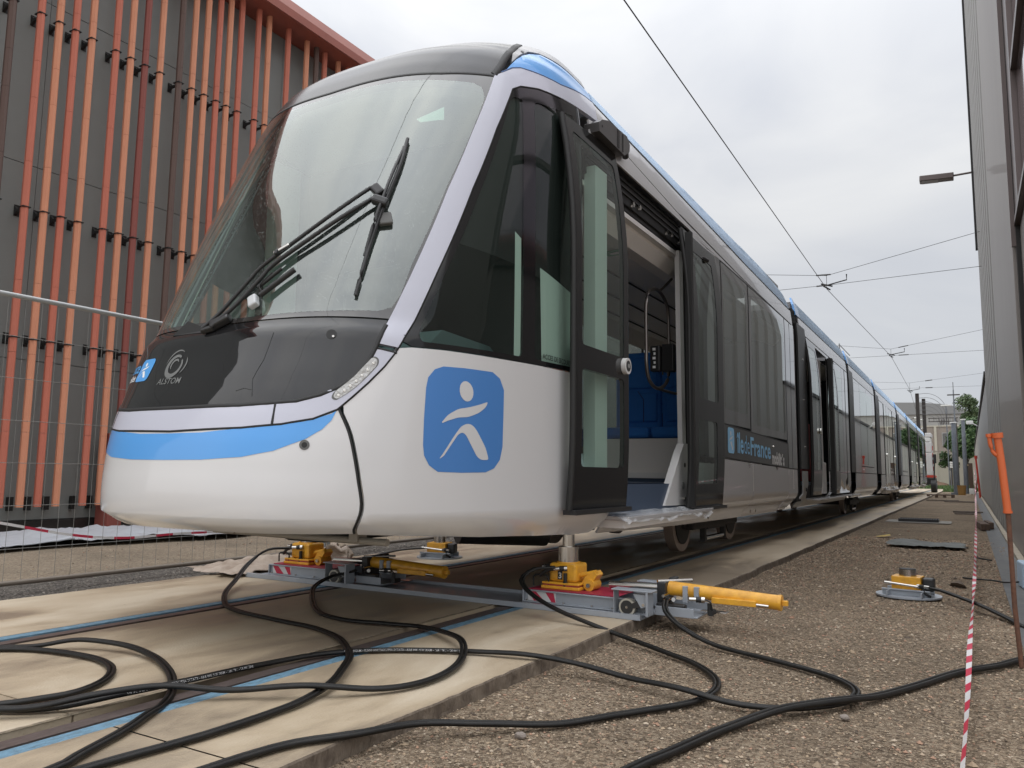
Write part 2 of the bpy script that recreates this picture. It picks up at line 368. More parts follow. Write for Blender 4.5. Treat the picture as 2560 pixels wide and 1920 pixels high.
def text_mesh(txt, size, extr=0.0, bold=0.0, res=3):
    c = bpy.data.curves.new('lettering', 'FONT'); c.body = txt; c.size = size; c.resolution_u = res; c.offset = bold; c.extrude = extr
    o = bpy.data.objects.new('lettering', c); col.objects.link(o); bpy.context.view_layer.update()
    me = bpy.data.meshes.new_from_object(o.evaluated_get(bpy.context.evaluated_depsgraph_get()))
    bpy.data.objects.remove(o); bpy.data.curves.remove(c)
    vs = [v.co.copy() for v in me.vertices]; fs = [tuple(p.vertices) for p in me.polygons]; bpy.data.meshes.remove(me)
    return vs, fs
def lettering(name, items, fn, m, parent):
    """items: (text, size, bold, x, y, xscale, yscale); fn maps flat (x, y) to 3D"""
    mb = MB()
    for txt, size, bold, x, y, xs, ys in items:
        vs, fs = text_mesh(txt, size, 0, bold); mb.add([fn(x+v.x*xs, y+v.y*ys) for v in vs], fs)
    return mb.build(name, m, parent, fix=False)

def fit_lettering(name, txt, y0, y1, z0, z1, bold, fn, m, parent, cap=None):
    """lettering scaled so that it fills y0..y1 and stands z0..z1"""
    vs, fs = text_mesh(txt, 1.0, 0, bold); xa = min(v.x for v in vs); xb = max(v.x for v in vs); zb = max(v.y for v in vs) if cap is None else cap
    return MB().add([fn(y0+(v.x-xa)/(xb-xa)*(y1-y0), z0+v.y/zb*(z1-z0)) for v in vs], fs).build(name, m, parent, fix=False)

# ================================================================== GROUND
def ground_mat(name, c1, c2, c3, scale, bump, rough=0.9):
    m = bpy.data.materials.new(name); m.use_nodes = True; t = m.node_tree; b = t.nodes['Principled BSDF']
    b.inputs['Roughness'].default_value = rough; b.inputs['Specular IOR Level'].default_value = 0.3
    tcn = nn(t, 'ShaderNodeTexCoord'); v = nn(t, 'ShaderNodeTexVoronoi'); v.inputs['Scale'].default_value = scale; v.inputs['Randomness'].default_value = 1
    v2 = nn(t, 'ShaderNodeTexVoronoi'); v2.inputs['Scale'].default_value = scale*2.7
    nz = nn(t, 'ShaderNodeTexNoise'); nz.inputs['Scale'].default_value = 0.8; nz.inputs['Detail'].default_value = 9; nz.inputs['Roughness'].default_value = 0.7
    cr = nn(t, 'ShaderNodeValToRGB'); el = cr.color_ramp.elements
    el[0].position = 0.0; el[0].color = (*c2, 1); el[1].position = 1.0; el[1].color = (*c3, 1); x = el.new(0.55); x.color = (*c1, 1)
    sp = nn(t, 'ShaderNodeSeparateColor'); mx = nn(t, 'ShaderNodeMix', data_type='RGBA', blend_type='MULTIPLY'); mx.inputs['Factor'].default_value = 0.75
    rp = nn(t, 'ShaderNodeMapRange'); rp.inputs['From Min'].default_value = 0.3; rp.inputs['From Max'].default_value = 0.7; rp.inputs['To Min'].default_value = 0.52; rp.inputs['To Max'].default_value = 1.2
    cb = nn(t, 'ShaderNodeCombineColor'); lk = t.links.new
    for vv in (v, v2): lk(tcn.outputs['Object'], vv.inputs['Vector'])
    lk(tcn.outputs['Object'], nz.inputs['Vector']); lk(v.outputs['Color'], sp.inputs[0]); lk(sp.outputs[0], cr.inputs[0]); lk(nz.outputs['Fac'], rp.inputs['Value'])
    for i in range(3): lk(rp.outputs[0], cb.inputs[i])
    lk(cr.outputs[0], mx.inputs['A']); lk(cb.outputs[0], mx.inputs['B']); lk(mx.outputs['Result'], b.inputs['Base Color'])
    ad = nn(t, 'ShaderNodeMath', operation='MULTIPLY_ADD'); ad.inputs[1].default_value = 0.5; lk(v2.outputs['Distance'], ad.inputs[0]); lk(v.outputs['Distance'], ad.inputs[2])
    bp = nn(t, 'ShaderNodeBump'); bp.invert = True; bp.inputs['Strength'].default_value = bump; bp.inputs['Distance'].default_value = 0.02
    lk(ad.outputs[0], bp.inputs['Height']); lk(bp.outputs[0], b.inputs['Normal']); MATS[name] = m; return m
M_grav = ground_mat('gravel_ground', (0.32, 0.24, 0.165), (0.14, 0.105, 0.07), (0.48, 0.385, 0.28), 84, 0.9)
M_dgrav = ground_mat('dark_gravel', (0.15, 0.135, 0.12), (0.07, 0.062, 0.055), (0.30, 0.27, 0.23), 70, 0.8)
M_dirt = ground_mat('dirt_road', (0.27, 0.215, 0.155), (0.19, 0.15, 0.11), (0.34, 0.29, 0.22), 60, 0.35)
GZ = -0.06
def height(x, y): return GZ + 0.012*noise.noise(Vector((x*0.9, y*0.9, 0)))+0.006*noise.noise(Vector((x*3.1, y*3.1, 5)))
def sheet(name, x0, x1, y0, y1, nx, ny, m, z=None, f=None):
    vs = []; fs = []
    for j in range(ny+1):
        for i in range(nx+1):
            x = x0+(x1-x0)*i/nx; y = y0+(y1-y0)*j/ny; vs.append((x, y, f(x, y) if f else z))
    for j in range(ny):
        for i in range(nx): a = j*(nx+1)+i; fs.append((a, a+1, a+nx+2, a+nx+1))
    o = MB().add(vs, fs, True).build(name, m, None, fix=False); return tag(o, kind='structure')
sheet('ground', -400, 400, -60, 700, 8, 8, M_dirt, z=-0.16)
sheet('gravel_yard', 1.5, 5.2, -1.5, 110, 50, 420, M_grav, f=lambda x, y: height(x, y) - (0.03 if x < 1.62 else 0))
sheet('gravel_strip', -3.15, -1.95, -4, 90, 14, 200, M_dgrav, f=lambda x, y: height(x, y)+0.012)
sheet('dirt_road', -9.5, -3.0, -8, 90, 26, 200, M_dirt, f=lambda x, y: height(x, y)*0.6-0.035)

# concrete track slab: three strips with the rail slots between them, cut into bays by joints
def concrete():
    m = bpy.data.materials.new('track_concrete'); m.use_nodes = True; t = m.node_tree; b = t.nodes['Principled BSDF']; lk = t.links.new
    tcn = nn(t, 'ShaderNodeTexCoord'); mp = nn(t, 'ShaderNodeMapping'); mp.inputs['Scale'].default_value = (1.5, 0.45, 1)
    a = nn(t, 'ShaderNodeTexNoise'); a.inputs['Scale'].default_value = 1.1; a.inputs['Detail'].default_value = 12; a.inputs['Roughness'].default_value = 0.62; a.inputs['Distortion'].default_value = 0.4
    r1 = nn(t, 'ShaderNodeValToRGB'); e = r1.color_ramp.elements
    e[0].position = 0.40; e[0].color = (0.27, 0.215, 0.155, 1); e[1].position = 0.62; e[1].color = (0.52, 0.44, 0.33, 1); x = e.new(0.50); x.color = (0.43, 0.345, 0.24, 1)
    s = nn(t, 'ShaderNodeTexNoise'); s.inputs['Scale'].default_value = 26; s.inputs['Detail'].default_value = 6; s.inputs['Roughness'].default_value = 0.7
    rs = nn(t, 'ShaderNodeMapRange'); rs.inputs['From Min'].default_value = 0.62; rs.inputs['From Max'].default_value = 0.72; rs.inputs['To Max'].default_value = 0.65
    g = nn(t, 'ShaderNodeTexNoise'); g.inputs['Scale'].default_value = 2.2; g.inputs['Detail'].default_value = 3
    rg = nn(t, 'ShaderNodeMapRange'); rg.inputs['From Min'].default_value = 0.5; rg.inputs['From Max'].default_value = 0.62
    mm = nn(t, 'ShaderNodeMath', operation='MULTIPLY'); mx = nn(t, 'ShaderNodeMix', data_type='RGBA'); mx.inputs['B'].default_value = (0.13, 0.09, 0.055, 1)
    lk(tcn.outputs['Object'], mp.inputs[0]); lk(mp.outputs[0], a.inputs['Vector']); lk(tcn.outputs['Object'], s.inputs['Vector']); lk(mp.outputs[0], g.inputs['Vector'])
    lk(a.outputs['Fac'], r1.inputs[0]); lk(s.outputs['Fac'], rs.inputs['Value']); lk(g.outputs['Fac'], rg.inputs['Value'])
    lk(rs.outputs[0], mm.inputs[0]); lk(rg.outputs[0], mm.inputs[1]); lk(mm.outputs[0], mx.inputs['Factor']); lk(r1.outputs[0], mx.inputs['A']); lk(mx.outputs['Result'], b.inputs['Base Color'])
    rr = nn(t, 'ShaderNodeMapRange'); rr.inputs['From Min'].default_value = 0.40; rr.inputs['From Max'].default_value = 0.60; rr.inputs['To Min'].default_value = 0.30; rr.inputs['To Max'].default_value = 0.62
    lk(a.outputs['Fac'], rr.inputs['Value']); lk(rr.outputs[0], b.inputs['Roughness'])
    n2 = nn(t, 'ShaderNodeTexNoise'); n2.inputs['Scale'].default_value = 90; n2.inputs['Detail'].default_value = 5
    bp = nn(t, 'ShaderNodeBump'); bp.inputs['Strength'].default_value = 0.35; bp.inputs['Distance'].default_value = 0.008
    lk(tcn.outputs['Object'], n2.inputs['Vector']); lk(n2.outputs['Fac'], bp.inputs['Height']); lk(bp.outputs[0], b.inputs['Normal']); return m
M_conc = concrete()
M_edge = mat('slab_edge', (0.095, 0.072, 0.054), 0.85, vary=0.8, vscale=14, vcol=(0.20, 0.16, 0.12), bump=0.9, bscale=30, stretch=(1, 1, 0.5))
slab = empty('track_slab'); slab['kind'] = 'structure'
X0, X1 = -2.08, 1.655
joints = [-2.6, 1.71, 7.2, 13.2, 19.2, 25.2, 31.2, 37.2, 43.2, 49.2, 55.2, 61.2, 67.2, 80.0]
def bay(x0, x1, y0, y1, i, edge=None):
    y0 += 0.004; y1 -= 0.004
    if edge:                                       # broken outer edge
        n = int((y1-y0)/0.06) if y0 < 8 else 8; sgn = 1 if edge == 'R' else -1
        xs = [(x1 if edge == 'R' else x0)+sgn*0.010*noise.noise(Vector((k*0.7, i*9.1, 3)))+sgn*0.02*noise.noise(Vector((k*0.11, i*3.1, 8))) for k in range(n+1)]
        ys = [y0+(y1-y0)*k/n for k in range(n+1)]; xi = x0 if edge == 'R' else x1
        mb = MB(); vs = []
        for x, y in zip(xs, ys): vs += [(xi, y, 0), (x-sgn*0.006, y, 0)]
        mb.add(vs, [(2*k, 2*k+1, 2*k+3, 2*k+2) for k in range(n)])
        mb.build('slab_bay', M_conc, slab)
        vs = []; fs = []
        for k, (x, y) in enumerate(zip(xs, ys)):
            w1 = 0.012*noise.noise(Vector((k*0.9, 1.0, i))); w2 = 0.02*noise.noise(Vector((k*0.5, 4.0, i)))
            vs += [(x-sgn*0.006, y, 0), (x, y, -0.006), (x+sgn*(0.004+w1), y, -0.045), (x+sgn*(0.018+w2), y, -0.12)]
        for k in range(n):
            for j in range(3): fs.append((4*k+j, 4*k+j+1, 4*k+j+5, 4*k+j+4))
        MB().add(vs, fs, False).build('slab_edge', M_edge, slab)
    else:
        MB().box(x0, x1, y0, y1, -0.12, 0).build('slab_bay', M_conc, slab)
for i in range(len(joints)-1):
    a, b = joints[i], joints[i+1]
    bay(X0, -0.905, a, b, i, 'L'); bay(-0.665, 0.665, a, b, i); bay(0.90, X1, a, b, i+40, 'R')
M_railtop = mat('rail_head', (0.12, 0.095, 0.085), 0.42, metal=0.5, vary=0.8, vscale=30, vcol=(0.20, 0.16, 0.15), stretch=(4, 0.6, 1))
M_groove = mat('rail_groove', (0.018, 0.015, 0.013), 0.8, vary=0.6, vscale=25, bump=0.5, bscale=60)
M_seal = mat('blue_sealant', (0.16, 0.31, 0.43), 0.55, vary=1.0, vscale=20, vcol=(0.10, 0.17, 0.22), bump=0.4, bscale=70, stretch=(3, 1, 1))
M_crack = mat('crumbled_mortar', (0.13, 0.105, 0.075), 0.9, vary=0.9, vscale=26, vcol=(0.36, 0.29, 0.20), bump=1.0, bscale=50)
for sgn in (-1, 1):
    def bx(name, a, b, z0, z1, m): MB().box(min(sgn*a, sgn*b), max(sgn*a, sgn*b), -2.6, 80, z0, z1).build(name, m, slab)
    bx('rail_groove', 0.665, 0.73, -0.12, -0.035, M_groove)
    bx('rail_head', 0.7305, 0.802, -0.12, -0.004, M_railtop)
    bx('rail_joint_filler', 0.8025, 0.83, -0.12, -0.012, M_groove)
    bx('blue_sealant', 0.8305, 0.899 if sgn > 0 else 0.9045, -0.12, -0.001, M_seal)
# crumbling edge of the middle strip along the right rail, hairline scratches
vs = []; fs = []
n = 260
for k in range(n+1):
    y = -1+9.0*k/n; a = 0.655-0.03*abs(noise.noise(Vector((y*6, 0, 0))))-0.018*abs(noise.noise(Vector((y*22, 2, 0))))
    vs += [(a, y, 0.0015), (0.672, y, 0.002)]
MB().add(vs, [(2*k, 2*k+1, 2*k+3, 2*k+2) for k in range(n)]).build('crumbled_edge', M_crack, slab)

# ------------------------------------------------------------------ loose stones lying on the gravel
def stones(name, area, count, smin, smax, m, zf, seed, keep=lambda x, y: True, label=None, cat=None):
    rnd = random.Random(seed); V = []; F = []
    base = [(0, 0, 1), (0.9, 0, .1), (0.28, .85, .0), (-.72, .53, .1), (-.72, -.53, 0), (.28, -.85, .1), (0, 0, -.8)]
    bf = [(0, 1, 2), (0, 2, 3), (0, 3, 4), (0, 4, 5), (0, 5, 1), (6, 2, 1), (6, 3, 2), (6, 4, 3), (6, 5, 4), (6, 1, 5)]
    x0, x1, y0, y1 = area; n = 0
    while n < count:
        t = rnd.random(); y = y0+(y1-y0)*t*t; x = rnd.uniform(x0, x1)
        if not keep(x, y): n += 1; continue
        s = smin+(smax-smin)*rnd.random()**3; s *= (1+0.12*max(0, y-4)); a = rnd.uniform(0, 6.28); o = len(V); sx = s*rnd.uniform(.7, 1.3); sy = s*rnd.uniform(.5, 1.0); sz = s*rnd.uniform(.35, .7)
        z = zf(x, y)+sz*0.25
        for bx_, by_, bz_ in base:
            bx_ += rnd.uniform(-.2, .2); by_ += rnd.uniform(-.2, .2); X = bx_*sx; Y = by_*sy
            V.append((x+X*math.cos(a)-Y*math.sin(a), y+X*math.sin(a)+Y*math.cos(a), z+bz_*sz))
        F += [tuple(i+o for i in f) for f in bf]; n += 1
    me = bpy.data.meshes.new(name); me.from_pydata(V, [], F); me.materials.append(m)
    o = link(name, me); return tag(o, label, cat, kind='stuff')
def stone_mat(name, ramp):
    m = bpy.data.materials.new(name); m.use_nodes = True; t = m.node_tree; b = t.nodes['Principled BSDF']; b.inputs['Roughness'].default_value = 0.85
    g = nn(t, 'ShaderNodeNewGeometry'); r = nn(t, 'ShaderNodeValToRGB'); r.color_ramp.interpolation = 'CONSTANT'
    el = r.color_ramp.elements
    while len(el) > 1: el.remove(el[-1])
    el[0].color = (*ramp[0], 1); el[0].position = 0
    for i, c in enumerate(ramp[1:]): x = el.new((i+1)/len(ramp)); x.color = (*c, 1)
    t.links.new(g.outputs['Random Per Island'], r.inputs[0]); t.links.new(r.outputs[0], b.inputs['Base Color']); return m
M_st = stone_mat('stone_mix', [(0.33, .25, .17), (.24, .175, .12), (.42, .33, .24), (.30, .22, .15), (.10, .075, .055), (.37, .28, .19), (.45, .37, .28), (.27, .205, .14), (.36, .22, .15), (.20, .15, .11)])
M_st2 = stone_mat('dark_stone_mix', [(.16, .145, .13), (.10, .09, .08), (.22, .2, .18), (.13, .115, .10), (.33, .30, .26), (.15, .13, .11)])
stones('gravel', (1.66, 3.9, 0.9, 14), 60000, 0.003, 0.011, M_st, height, 3)
stones('gravel', (1.66, 3.9, 1.0, 16), 420, 0.008, 0.022, M_st, height, 5)
stones('gravel', (-3.1, -2.05, 1.5, 12), 7000, 0.004, 0.014, M_st2, lambda x, y: height(x, y)+0.012, 4)
stones('gravel', (-8.5, -3.1, 2.5, 14), 2600, 0.004, 0.014, M_st, lambda x, y: height(x, y)*0.6-0.035, 6)

# ================================================================== THE TRAM
tram = empty('tram', (0, 0, 0), label='long white, silver and blue tram raised at the nose on hydraulic jacks', cat='tram')
ZB = lambda u: interp(abs(u), [0, 22, 40, 60, 90], [.575, .570, .515, .48, .46])     # bottom edge of the nose skirt
RI = [(0, 1.182), (10, 1.184), (13.5, 1.193), (16.6, 1.205), (19, 1.238), (20.9, 1.281), (22.5, 1.342), (23.6, 1.411), (24.3, 1.49), (25.3, 1.635), (27.9, 1.925), (32.8, 2.476), (37.3, 2.891), (43.1, 3.36)]
RO = [(0, 1.062), (10.9, 1.074), (15.4, 1.092), (18.6, 1.12), (20.9, 1.168), (22.3, 1.234), (23.8, 1.309), (25.4, 1.396), (26.5, 1.47), (27.1, 1.519), (28.6, 1.658), (31.4, 1.947), (37.3, 2.512), (42.9, 2.965), (48, 3.301)]
SEAM = [(0, 3.289), (15, 3.300), (30, 3.313), (43.1, 3.36)]
GAP = [(21.1, 1.168), (22.3, 1.058), (23.0, .944), (23.5, .83), (23.9, .717), (23.6, .641), (22.8, .593), (22.6, .57)]
GAP = [(v.x/UM, v.y) for v in catmull([(u*UM, z, 0) for u, z in GAP], .02)]
def sub(line, a, b, key=0):
    """points of a polyline between two values of coordinate key, ends interpolated"""
    ks = [p[key] for p in line]; o = [(interp(a, ks, [p[0] for p in line]), interp(a, ks, [p[1] for p in line]))]
    o += [p for p in line if a+1e-6 < p[key] < b-1e-6]; o.append((interp(b, ks, [p[0] for p in line]), interp(b, ks, [p[1] for p in line]))); return o
def sym(half): # half given from centre outwards along the top then back; returns closed symmetric polygon from lower and upper chains
    lo, up = half; return [(-u, z) for u, z in reversed(lo) if u > 1e-6]+lo+list(reversed(up))+[(-u, z) for u, z in up if u > 1e-6]

# white bumper shell, blue stripe, corner joint
low = [(0, .57), (10, .57), (22.6, .57)]
bump_up = sub(RO, 0, 21.1)
poly = [(-u, z) for u, z in reversed(low)][:-1]+low+list(reversed(GAP))[1:]+list(reversed(bump_up))[1:]+[(-u, z) for u, z in bump_up[1:]]+[(-u, z) for u, z in GAP[1:-1]]
bumper = panel('bumper', poly, M_white, tram, 0.02, 0.0, 0.05)
st_top = [(0, 1.047), (5.5, 1.049), (14.4, 1.078), (17.8, 1.102), (20.4, 1.142), (20.9, 1.160)]
st_bot = [(0, .915), (6.2, .917), (11.5, .931), (15, .961), (18.1, 1.018), (19.7, 1.068), (20.5, 1.112)]
panel('bumper_stripe', [(-u, z) for u, z in reversed(st_bot)][:-1]+st_bot+list(reversed(st_top))+[(-u, z) for u, z in st_top[1:]], M_blue, tram, 0, 0.0015, 0.05)
# white ring: front band, corner pieces, pillars, roof corner pieces
ri, ro = sub(RI, 0, 14.3), sub(RO, 0, 14.3)
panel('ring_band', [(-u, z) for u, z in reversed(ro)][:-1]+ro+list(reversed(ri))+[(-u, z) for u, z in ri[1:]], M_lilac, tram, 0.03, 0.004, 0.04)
HLO = [(48, 3.301), (50.8, 3.349), (57.5, 3.394), (68.1, 3.429), (78.7, 3.458), (94.6, 3.50)]
HUP = [(43.1, 3.36), (45.2, 3.40), (48.7, 3.468), (51.5, 3.496), (57.4, 3.512), (69.3, 3.541), (80, 3.60), (95.5, 3.67)]
for sg in (1, -1):
    mm = (lambda p: p) if sg > 0 else mirror
    c_lo = sub(RO, 14.5, 26.6); c_up = sub(RI, 14.5, 24.2)
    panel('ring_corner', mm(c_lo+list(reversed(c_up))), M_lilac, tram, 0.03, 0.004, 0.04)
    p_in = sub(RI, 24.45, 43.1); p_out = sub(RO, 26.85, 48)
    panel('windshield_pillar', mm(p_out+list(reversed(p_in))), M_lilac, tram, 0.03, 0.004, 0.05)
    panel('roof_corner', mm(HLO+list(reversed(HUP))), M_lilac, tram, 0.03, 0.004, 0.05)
    bl_top = [(48.5, 3.50), (50.7, 3.566), (53.5, 3.63), (57, 3.69), (63, 3.74), (75, 3.76), (86, 3.765), (94.2, 3.76)]
    bl_bot = [(46.9, 3.445), (48.7, 3.476), (51.5, 3.504), (57.4, 3.52), (69.3, 3.549), (80, 3.608), (94.8, 3.678)]
    cp = panel('roof_cheek', mm(bl_bot+list(reversed(bl_top))), M_blue, tram, 0.02, 0.002, 0.05)
    top = [(49, 3.53), (51, 3.59), (53.5, 3.655), (57, 3.715), (63, 3.765), (75, 3.785), (86, 3.79), (94.2, 3.785)]
    panel('roof_fairing', mm(top+[(94.0, 3.90), (80, 3.90), (66, 3.90), (60.5, 3.86), (56.5, 3.79), (53, 3.71), (50, 3.62)]), M_roofgrey, tram, 0.02, 0.0, 0.05)
    b = MB().cyl(S(54.6, 3.69)+SN(54.6, 3.69)*0.001, S(54.6, 3.69)+SN(54.6, 3.69)*0.004, 0.012); 
    if sg > 0: b.build('socket', M_plastic, tram)
    # lamp strip recessed in the corner piece
    lamp = [(24.05, 1.437), (24.6, 1.425), (24.6, 1.396), (23.6, 1.335), (22.6, 1.281), (21.6, 1.24), (20.8, 1.214), (20.35, 1.224), (20.5, 1.252), (21.4, 1.290), (22.3, 1.332), (23.1, 1.382)]
    lamp = fillet(lamp, 0.02, seg=3)
    frame_ = panel('lamp_frame', mm([(u+(u-22.5)*0.09, z+(z-1.325)*0.06+(0.0)) for u, z in lamp]), MATS['sensor_grey'] if 'sensor_grey' in MATS else mat('sensor_grey', (0.12, 0.12, 0.115), 0.4), tram, 0, 0.0052, 0.03)
    hl = panel('headlight', mm(lamp), M_lamp, tram, 0, 0.0062, 0.03)
    for t in range(7):
        uu = 20.9+t*0.55; zz = interp(uu, [20.9, 22.5, 23.6, 24.4], [1.232, 1.305, 1.365, 1.418]); c = S(sg*uu, zz); nv = SN(sg*uu, zz)
        MB().cyl(c+nv*0.006, c+nv*0.0075, 0.008, 0.006, 10).build('light_cell', M_steel, hl)
# windshield: black border, clear pane
CL = [(0, 1.672), (8.8, 1.672), (16.9, 1.678), (24.0, 1.69), (25.6, 1.715), (26.6, 1.79), (27.8, 1.972), (32.7, 2.502), (39.0, 3.05), (40.3, 3.17), (39.6, 3.245), (37.6, 3.262), (30.9, 3.255), (20.8, 3.250), (10, 3.247), (0, 3.247)]
lo = [(0, 1.645), (12, 1.648), (25.35, 1.652)]
outer_half = lo+sub(RI, 25.5, 42.9)+[(42.6, 3.352)]
wl = lo[:-1]+sub(RI, 25.45, 43.0)+list(reversed(sub([(u, z-0.006) for u, z in SEAM], 0, 42.8)))
outer = [(-u, z) for u, z in reversed(wl)][0:0]
outer = wl+[(-u, z) for u, z in reversed(wl) if u > 1e-6]
clear = CL+[(-u, z) for u, z in reversed(CL) if u > 1e-6]
panel('windshield_border', outer, M_fritg, tram, 0.012, 0.0, 0.06, holes=[clear])
panel('windshield', clear, G_wind, tram, 0, 0.0005, 0.06)
# bonnet
bl = sub(RI, 0, 25.2); bt = [(0, 1.636), (12, 1.639), (25.2, 1.642)]
bonnet = panel('bonnet', [(-u, z) for u, z in reversed(bl)][:-1]+bl+list(reversed(bt))+[(-u, z) for u, z in bt[1:]], M_bonnet, tram, 0.02, 0.0, 0.04)
# roof dome
du = [(43.1, 3.372), (45.2, 3.46), (46.9, 3.548), (48.8, 3.62), (51.2, 3.69), (54.0, 3.77), (57, 3.83), (60, 3.899)]
sm = [(u, z+0.008) for u, z in SEAM]
panel('roof_dome', [(-u, z) for u, z in reversed(sm)][:-1]+sm+du+[(40, 3.899), (0, 3.899), (-40, 3.899)]+[(-u, z) for u, z in reversed(du)], M_dome, tram, 0.02, 0.0, 0.06)
vs = [S(u, 3.9) for u in range(-96, 97, 6)]
MB().add(vs, [tuple(range(len(vs)))]).build('roof_lid', M_roofgrey, tram)
# joints
ribbon('dome_joint', [(-43, 3.362)]+[(-u, z+0.001) for u, z in reversed(SEAM[:-1])]+[(u, z+0.001) for u, z in SEAM[1:]], 0.024, M_rubber, tram, 0.003)
ribbon('bonnet_joint', [(-u, z-0.004) for u, z in reversed(sub(RI, 0, 25.2))]+[(u, z-0.004) for u, z in sub(RI, 0, 25.2)[1:]], 0.024, M_rubber, tram, 0.0052)
ribbon('bumper_joint', [(-u, z-0.004) for u, z in reversed(sub(RO, 0, 21.1))]+[(u, z-0.004) for u, z in sub(RO, 0, 21.1)[1:]], 0.014, M_rubber, tram, 0.003)
for sg in (1, -1):
    q = lambda pts: [(sg*u, z) for u, z in pts]
    ribbon('corner_joint', q(GAP), 0.014, M_rubber, tram, 0.002)
    ribbon('pillar_joint', q(sub(RO, 21, 48)+HLO[1:4]), 0.022, M_rubber, tram, 0.003)
    ribbon('pillar_joint', q([(24.2, 1.488), (26.8, 1.47)]), 0.012, M_rubber, tram, 0.0052, du=.6)
    ribbon('band_joint', q([(14.35, 1.19), (14.5, 1.087)]), 0.012, M_rubber, tram, 0.0052)
    ribbon('dome_side_joint', q(du[:-1]), 0.05, M_rubber, tram, 0.004)
    ribbon('cheek_joint', q([(45.2, 3.405), (48.7, 3.472), (51.5, 3.50), (57.4, 3.516), (69.3, 3.545), (80, 3.604), (94.8, 3.674)]), 0.012, mat('joint_blue', (0.02, 0.07, 0.2), 0.5), tram, 0.005)
    # white cab side
    WT = [(27.1, 1.497), (28.6, 1.507), (33, 1.514), (43.5, 1.521), (56.2, 1.532), (78.5, 1.54)]
    side = [(22.9, .565), (40, .515), (60, .485), (90, .46), (95, .46), (98.5, .49), (99.3, .55), (99.3, .64), (76.2, .64), (76.8, .965), (78.0, 1.368), (78.5, 1.54)]+list(reversed(WT[:-1]))+list(reversed(sub(RO, 21.5, 26.4)))+[(u+.35, z) for u, z in GAP[1:-1]]
    panel('cab_side', side if sg > 0 else mirror(side), M_white, tram, 0.02, 0.0, 0.06)
    # cab side glazing: black border with two panes
    g_out = sub(RO, 27.3, 48)+[(50.8, 3.345), (57.5, 3.39), (68.1, 3.425), (77.5, 3.45), (78.4, 2.45), (78.5, 1.548)]+list(reversed([(u, z+0.006) for u, z in WT[1:-1]]))
    p1 = fillet([(47.6, 3.235), (51.2, 3.262), (50.4, 2.548), (49.7, 1.562), (39.1, 1.553), (29.6, 1.545), (29.4, 1.62), (32.3, 1.90), (38.2, 2.434)], 0.05)
    p2 = fillet([(55.2, 3.27), (75.9, 3.36), (77.2, 2.45), (77.2, 1.58), (54.1, 1.565), (54.4, 2.4)], 0.06)
    f = (lambda p: p) if sg > 0 else mirror
    panel('side_window_border', f(g_out), M_frit, tram, 0.012, 0.0, 0.06, holes=[f(p1), f(p2)])
    panel('side_window', f(p1), G_cab, tram, 0, 0.0005, 0.06); panel('side_window', f(p2), G_cab, tram, 0, 0.0005, 0.06)
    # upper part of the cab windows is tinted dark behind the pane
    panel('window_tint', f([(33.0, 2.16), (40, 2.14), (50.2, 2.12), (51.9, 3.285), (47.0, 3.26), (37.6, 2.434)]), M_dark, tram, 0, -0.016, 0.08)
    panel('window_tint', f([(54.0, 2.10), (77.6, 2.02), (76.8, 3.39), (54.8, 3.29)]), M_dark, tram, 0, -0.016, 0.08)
    panel('cab_door_trim', f([(57.5, 1.56), (77.3, 1.575), (77.4, 2.06), (56.8, 2.16)]), M_cabgreen, tram, 0, -0.012, 0.08); panel('cab_pillar_trim', f([(47.6, 1.56), (49.6, 1.56), (49.9, 2.30), (48.0, 2.33)]), M_cabgreen, tram, 0, -0.012, 0.08)
    # door-side jamb
    ribbon('door_jamb', q([(78.9, 3.45), (79.2, 2.45), (79.3, 1.5), (77.6, .96), (77.0, .66)]), 0.03, M_silver if 0 else M_frit, tram, 0.004)
# emblem on the cab side
LOGO = [(30.63, 1.306), (30.86, 1.36), (31.71, 1.406), (32.94, 1.427), (36.39, 1.434), (41.78, 1.437), (43.48, 1.407), (44.52, 1.344), (44.47, 1.219), (44.31, 1.021), (43.71, 0.947), (42.38, 0.898), (40.51, 0.875), (35.99, 0.871), (32.51, 0.874), (31.33, 0.906), (30.64, 0.956), (30.48, 1.007), (30.49, 1.14)]
HEAD = [(37.87, 1.313), (37.88, 1.296), (37.77, 1.28), (37.55, 1.267), (37.25, 1.258), (36.89, 1.254), (36.51, 1.255), (36.16, 1.262), (35.86, 1.273), (35.64, 1.287), (35.51, 1.304), (35.5, 1.321), (35.59, 1.337), (35.79, 1.35), (36.08, 1.359), (36.43, 1.363), (36.8, 1.362), (37.17, 1.355), (37.49, 1.344), (37.74, 1.33)]
ARM = [(32.9, 1.132), (33.76, 1.173), (35.31, 1.208), (37.26, 1.224), (39.14, 1.244), (40.85, 1.266), (40.32, 1.232), (38.89, 1.196), (37.04, 1.17), (35.34, 1.163), (33.78, 1.142), (32.95, 1.127)]
LEG = [(32.71, 0.944), (33.26, 0.975), (34.71, 1.06), (35.84, 1.117), (36.93, 1.135), (37.84, 1.128), (38.66, 1.1), (40.43, 1.008), (41.14, 0.943), (39.59, 0.942), (38.74, 0.958), (37.64, 1.019), (36.72, 1.072), (36.1, 1.086), (35.39, 1.073), (34.3, 1.014), (33.27, 0.956), (32.77, 0.943)]
lg = panel('emblem', LOGO, M_bluelogo, tram, 0, 0.0012, 0.04)
for nm, pl in (('emblem_head', HEAD), ('emblem_arms', ARM), ('emblem_legs', LEG)): panel(nm, fillet(pl, 0.02, seg=3) if nm != 'emblem_head' else pl, M_white, lg, 0, 0.0024, 0.03)
on = lambda off: (lambda u, z: S(u, z)+SN(u, z)*off)
